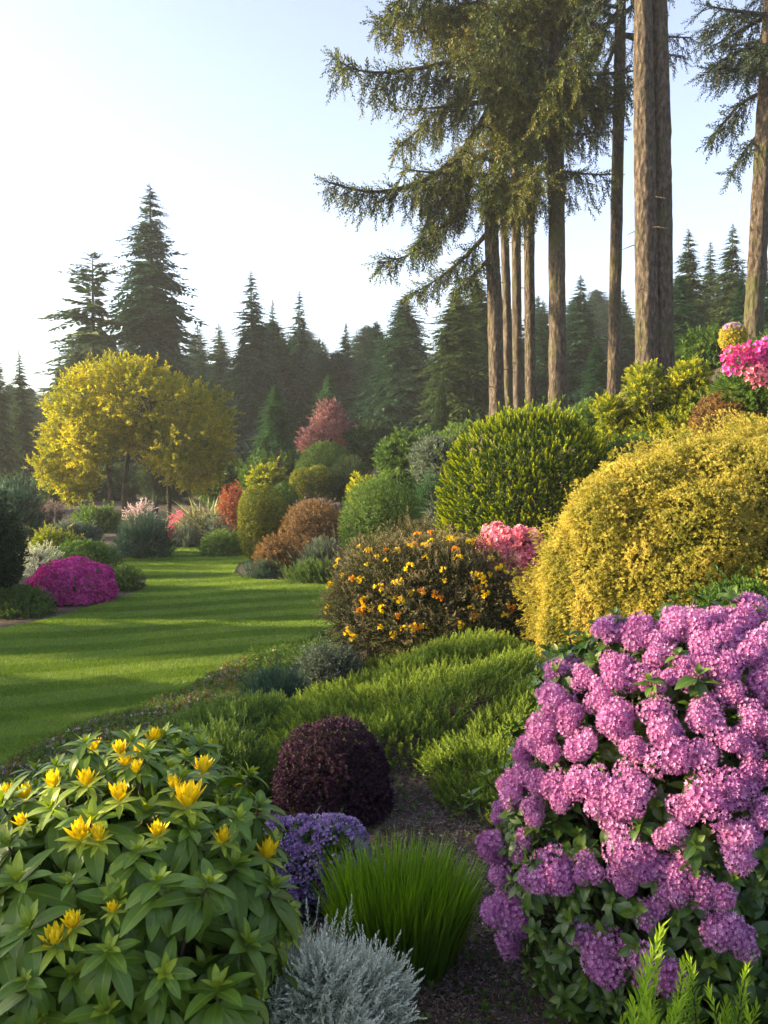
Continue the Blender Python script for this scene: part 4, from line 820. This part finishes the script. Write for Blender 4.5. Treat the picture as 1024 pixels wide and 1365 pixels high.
# small standard shrub on a clear stem
p = at(977, 530, 13); z0 = float(H(p[0], 13)); t = thing('standard_shrub', 'small lollipop shrub with yellow head and lilac top on a single stem', 'shrub', (p[0], 13, z0)); o = np.array([p[0], 13, z0])
MB().tube([(0, 0, -.1), at(977, 500, 13) - o, at(977, 455, 13) - o], [.08, .075, .06], 10, rough=.06).obj('trunk', M['bark'], t, smooth=True)
P, Nn = shell([(at(977, 450, 13) - o, (.15, .15, .17), 2.4)], 700, .05, 2, 1, .2); MB().inst(ST['clip']['T'], P, frames(Nn + RG.normal(size=P.shape) * .4), .9, .6).obj('crown', M['gold'], t)
P, Nn = shell([(at(977, 441, 13) - o, (.14, .14, .10), 2.4)], 300, .05, 2, 1, .1, zmin=(at(977, 440, 13) - o)[2]); MB().inst(floret(.03, .02), P, frames(Nn + RG.normal(size=P.shape) * .4), 1, .7).obj('blossoms', M['lavender'], t)
# blade plants
fountain('grass_tuft', 'upright bright green grass clump beside the silver plant and path', 'ornamental grass', 535, 1288, 3.75, 2400, .46, .22, .012, 'tuft', lean=(1, 17), bend=.34)
fountain('spiky_plant', 'pale spiky sword-leaved plant behind the far end of the lawn', 'plant', 280, 700, 30.5, 380, 1.75, .4, .10, 'pale_blade', lean=(5, 62), bend=.8)
fountain('dry_grass', 'wispy dry grass sticking up between the golden mound and the purple rhododendron', 'ornamental grass', 968, 868, 5.3, 520, .62, .34, .009, 'dry_blade', lean=(10, 60), bend=.5)
fountain('dry_grass', 'thin wispy grass on the lit slope at the foot of the golden mound', 'ornamental grass', 700, 915, 7.6, 240, .25, .3, .007, 'dry_blade', lean=(10, 50), bend=.7)
# lavender-blue flowers, silver plant, fern
shrub('blue_phlox', 'low violet-blue flowering clump below the burgundy dome', 'flower', 408, 1208, 215, 132, 4.5, 'tight', 'green', 'loose', sc=.42, flowers=[(cluster(floret(.016, .011, 5, 50), 7, .02, .7, .1), 'lavender', 1900, .95, .12, 'blossoms')], partname='foliage')
ST['silver'] = dict(T=sprig(18, .10, .022, .009, 60, 15, tb=.3, twig=.002), foot=.035, amp=.12, f=2.4, up=.8, rnd=.35, depth=.3, dens=2.0)
shrub('silver_plant', 'silvery grey feathery plant in front of the grass clump', 'plant', 425, 1415, 262, 185, 2.85, 'silver', 'silver', 'loose', sc=.8)
# yellow-budded rhododendron -------------------------------------------------------------
RL = [bigleaf(1, .37, bend=b_, n=6, tipw=.85) for b_ in (.6, 1.0, 1.4)]
def whorl(big=.145, n1=9, n2=6, n3=5):
    T = Tm()
    for i in range(n1):
        az = i * 2 * pi / n1 + U(-.2, .2); pol = rad(U(82, 122)); T.use(RL[int(U(0, 3))], basis(dirs(pol, az), (0, 0, 1), U(-.25, .25)), (0, 0, -.02 + U(-.02, .01)), big * U(.8, 1.12), t=-.12 + U(-.08, .08))
    for i in range(n2):
        az = i * 2 * pi / n2 + U(0, 1); T.use(RL[int(U(0, 2))], basis(dirs(rad(U(50, 72)), az), (0, 0, 1)), (0, 0, .005), big * U(.55, .8), t=-.02 + U(-.05, .05))
    for i in range(n3):
        az = i * 2.4; T.use(RL[0], basis(dirs(rad(U(12, 38)), az), (0, 0, 1)), (0, 0, .01), big * U(.3, .5), t=.30 + U(-.05, .1))
    return T
WH = [whorl(), whorl(n1=8, n3=7), whorl(n1=10, n2=5), whorl(big=.12)]
def rhodo(name, label, cat, lobes_px, y, WHs, spacing, mat, fill=1.0, upk=.8, wsc=1.0, inner=True, tint=.42):
    c0 = at(lobes_px[0][0], lobes_px[0][1], y); z0 = float(H(c0[0], y)); o = np.array([c0[0], y, z0 - .03]); t = thing(name, label, cat, tuple(o)); lo = []
    for (a, b_, rx, rz, dy, ry) in lobes_px: k = (y + dy) / F; lo.append((at(a, b_, y + dy) - o, (rx * k, ry, rz * k), 2.1))
    P, Nn = shell(lo, 6000, .11, 1.8, 4, .05, zmin=.02); sel = []
    for i in RG.permutation(len(P)):
        if all(np.sum((P[i] - P[j]) ** 2) > spacing ** 2 for j in sel): sel.append(i)
    P = P[sel]; Nn = Nn[sel]; b = MB(); tb = MB()
    d = Nn * .7 + np.array([0, 0, upk]) + RG.normal(size=P.shape) * .15
    for v in range(len(WHs)): k = slice(v, None, len(WHs)); b.inst(WHs[v], P[k], frames(d[k]), wsc * RG.uniform(.7, 1.25, len(P[k])), tint + RG.normal(size=len(P[k])) * .07, jit=.04)
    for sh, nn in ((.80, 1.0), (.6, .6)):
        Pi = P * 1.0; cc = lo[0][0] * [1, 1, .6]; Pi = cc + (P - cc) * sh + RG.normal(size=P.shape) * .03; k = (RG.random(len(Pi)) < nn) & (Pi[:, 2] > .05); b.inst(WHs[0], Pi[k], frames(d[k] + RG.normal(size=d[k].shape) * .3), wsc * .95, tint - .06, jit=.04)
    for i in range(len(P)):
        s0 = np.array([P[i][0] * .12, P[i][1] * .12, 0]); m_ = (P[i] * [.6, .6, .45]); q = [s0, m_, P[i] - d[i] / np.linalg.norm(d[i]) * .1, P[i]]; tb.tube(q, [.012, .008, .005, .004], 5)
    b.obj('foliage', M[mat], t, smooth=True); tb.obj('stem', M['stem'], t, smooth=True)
    return t, lo, o
t, lo, o = rhodo('yellow_rhododendron', 'large glossy-leaved rhododendron with yellow buds filling the lower left corner', 'rhododendron',
  [(165, 1235, 205, 225, 0, .52), (-10, 1260, 190, 195, .15, .5), (290, 1230, 92, 165, .05, .36), (190, 1330, 150, 90, -.22, .3), (60, 1130, 130, 90, .5, .5), (200, 1080, 120, 90, .45, .4)], 2.75, WH, .125, 'rhodo_leaf')
bp = leaf(1, .42, .28); BUD = []
for kq in range(3):
    T = Tm()
    for i in range(24): T.use(bigleaf(1, .36, bend=-.35, n=4, rib=-.1), basis(dirs(rad(5 + 2.1 * i * U(.7, 1.2)), i * 2.4), (0, 0, 1)), dirs(rad(90), i * 2.4) * .006, .052 * U(.8, 1.1), t=(12 - i) * .025)
    for i in range(7): T.use(bigleaf(1, .34, bend=.6, n=4), basis(dirs(rad(U(60, 85)), i * 2 * pi / 7), (0, 0, 1)), (0, 0, -.01), .07 * U(.8, 1.1), t=.3, m=1)
    BUD.append(MB().inst(T, np.zeros((1, 3)), np.eye(3)[None], 1.0, .5, jit=.06).mesh('flower', [M['yellowpetal'], M['rhodo_leaf']], True))
LOW = [(np.asarray(c) + o, np.asarray(r)) for c, r, e in lo]
def hitl(px, py, L_, infl=1.0):
    best = None
    for c, r in L_:
        r2 = r * infl; oo = (np.array([0, 0, CZ]) - c) / r2; a = at(px, py, 1.0) - np.array([0, 0, CZ]); d = a / r2; A = d @ d; Bq = oo @ d; C_ = oo @ oo - 1; D = Bq * Bq - A * C_
        if D < 0: continue
        k = (-Bq - math.sqrt(D)) / A
        if best is None or k < best[0]: p = np.array([0, 0, CZ]) + a * k; n_ = (p - c) / r2 ** 2; best = (k, p, n_ / np.linalg.norm(n_))
    if best is None:
        c, r = L_[0]; p, n_ = hit(px, py, c, r); return p, n_
    return best[1], best[2]
for (a, b_, s) in [(206, 982, 1.1), (160, 997, .9), (186, 1000, .8), (126, 992, .8), (182, 1022, .8), (168, 1012, .8), (72, 1040, 1.0), (8, 1054, .9), (34, 1056, .9), (116, 1038, 1.0), (160, 1058, 1.1), (250, 1066, 1.5), (270, 1023, 1.1), (232, 1042, .8), (108, 1110, 1.1), (132, 1112, .9), (209, 1106, .9), (297, 1114, .9), (355, 1134, 1.1), (388, 1238, .8), (75, 1250, 1.1), (98, 1227, .9), (150, 1207, .6), (318, 1050, .8), (30, 1092, .7), (365, 1200, .6)]:
    p, n_ = hitl(a, b_ + 8, LOW, 1.03); put(BUD[int(U(0, 3))], 'flower', p - o, n_ * .35 + [0, -.1, 1], s * .98, t)
# purple rhododendron --------------------------------------------------------------------
LL = [bigleaf(1, .5, bend=b_, n=5, tipw=.75) for b_ in (.3, .8)]
def whorl2():
    T = Tm()
    for i in range(8): T.use(LL[i % 2], basis(dirs(rad(U(60, 105)), i * 2 * pi / 8 + U(-.3, .3)), (0, 0, 1), U(-.4, .4)), (0, 0, U(-.03, .01)), .062 * U(.7, 1.2), t=U(-.15, .15))
    for i in range(4): T.use(LL[0], basis(dirs(rad(U(20, 45)), i * 1.7), (0, 0, 1)), (0, 0, .01), .04 * U(.7, 1.1), t=.25)
    return T
t, lo, o = rhodo('purple_rhododendron', 'large rhododendron covered in lilac purple flower heads in the lower right corner', 'rhododendron',
  [(945, 1100, 268, 285, 0, .68), (880, 970, 165, 140, .1, .5), (1010, 920, 140, 110, .25, .5), (760, 1120, 88, 150, .05, .42), (830, 1230, 140, 120, -.05, .45), (1000, 1230, 140, 130, -.2, .45)], 3.3, [whorl2() for _ in range(4)], .075, 'lilac_leaf', upk=.45, wsc=1.05, tint=.45)
LOW = [(np.asarray(c) + o, np.asarray(r)) for c, r, e in lo]
fl = floret(.015, .0058, 6, 48)
def ragged():
    T = Tm()
    for i in range(int(U(4, 7))):
        a = U(0, 6.28); q = U(.02, .06); T.use(cluster(fl, int(U(60, 90)), U(.034, .050), U(.8, 1.1), -.5), p=(cos(a) * q, sin(a) * q, U(-.02, .03)), t=U(-.15, .15))
    return T
TRS = [fmesh(ragged(), 'lilac', 'flower_truss') for _ in range(7)]
for (a, b_) in [(1005, 822), (960, 832), (1035, 842), (908, 838), (855, 852), (936, 868), (985, 866), (1022, 900), (882, 882), (822, 885), (782, 905), (748, 935), (805, 930), (765, 962), (728, 975), (702, 1003), (738, 1010), (778, 998), (825, 962), (898, 1000), (935, 1010), (975, 922), (1010, 962), (940, 940), (960, 892), (792, 1040), (830, 1042), (852, 1068), (815, 1078), (692, 1050), (672, 1082), (712, 1082), (748, 1058), (918, 1078), (958, 1068), (895, 1108), (668, 1130), (676, 1168), (700, 1128), (668, 1205), (692, 1215), (684, 1258), (748, 1152), (786, 1162), (720, 1168), (842, 1130), (838, 1172), (872, 1215), (902, 1186), (945, 1190), (912, 1158), (878, 1160), (976, 1122), (1002, 1112), (788, 1248), (815, 1278), (862, 1282), (885, 1288), (982, 1252), (962, 1240), (1012, 1082), (870, 915), (905, 905), (1020, 862), (985, 838), (1030, 1040), (930, 838), (940, 970), (1000, 1035), (885, 850), (845, 1000), (875, 965), (720, 1040), (1030, 930), (1040, 1000), (985, 990), (755, 900), (815, 850), (845, 905), (925, 900), (1000, 870)]:
    p, n_ = hitl(a, b_, LOW, 1.04); put(TRS[int(U(0, 7))], 'flower_truss', p - o + n_ * .01, n_ + RG.normal(size=3) * .25 + [0, 0, .15], U(.58, 1.08), t)
# bright fern-like shoots in the corner
FE = sprig(46, .32, .062, .014, 58, 20, tb=.3, twig=.003)
p = at(930, 1500, 2.35); z0 = float(H(p[0], 2.35)); t = thing('leafy_shoots', 'bright green feathery shoots poking up in the bottom right corner', 'plant', (p[0], 2.35, z0)); o = np.array([p[0], 2.35, z0]); b = MB(); P = []; D = []; sb = MB()
for i in range(46):
    e = at(U(820, 1060), U(1290, 1420), U(2.15, 2.6)) - o; d = np.array([U(-.35, .35), U(-.3, .1), 1.0]); P.append(e - d * .22); D.append(d); sb.tube([(e[0] * .5, e[1] * .5, 0), e - d * .3, e - d * .02], [.006, .004, .002], 4)
b.inst(FE, np.array(P), frames(np.array(D)), RG.uniform(.7, 1.1, len(P)), .55).obj('foliage', M['fern'], t); sb.obj('stem', M['stem'], t)
# ------------------------------------------------------------------ evening haze over the whole garden
me = bpy.data.meshes.new('haze'); hv = [(x, y, z) for z in (-2, 34) for (x, y) in ((-120, -30), (120, -30), (120, 190), (-120, 190))]
me.from_pydata(hv, [], [(0, 3, 2, 1), (4, 5, 6, 7), (0, 1, 5, 4), (1, 2, 6, 5), (2, 3, 7, 6), (3, 0, 4, 7)])
hm = bpy.data.materials.new('haze'); hm.use_nodes = True; nt = hm.node_tree; nt.nodes.clear(); out = nt.nodes.new('ShaderNodeOutputMaterial'); pv = nt.nodes.new('ShaderNodeVolumePrincipled')
pv.inputs['Density'].default_value = HAZE; pv.inputs['Color'].default_value = (.86, .93, 1, 1); pv.inputs['Anisotropy'].default_value = .1; nt.links.new(pv.outputs[0], out.inputs['Volume']); me.materials.append(hm)
tag(link('haze', me), 'thin pale evening haze', kind='stuff')
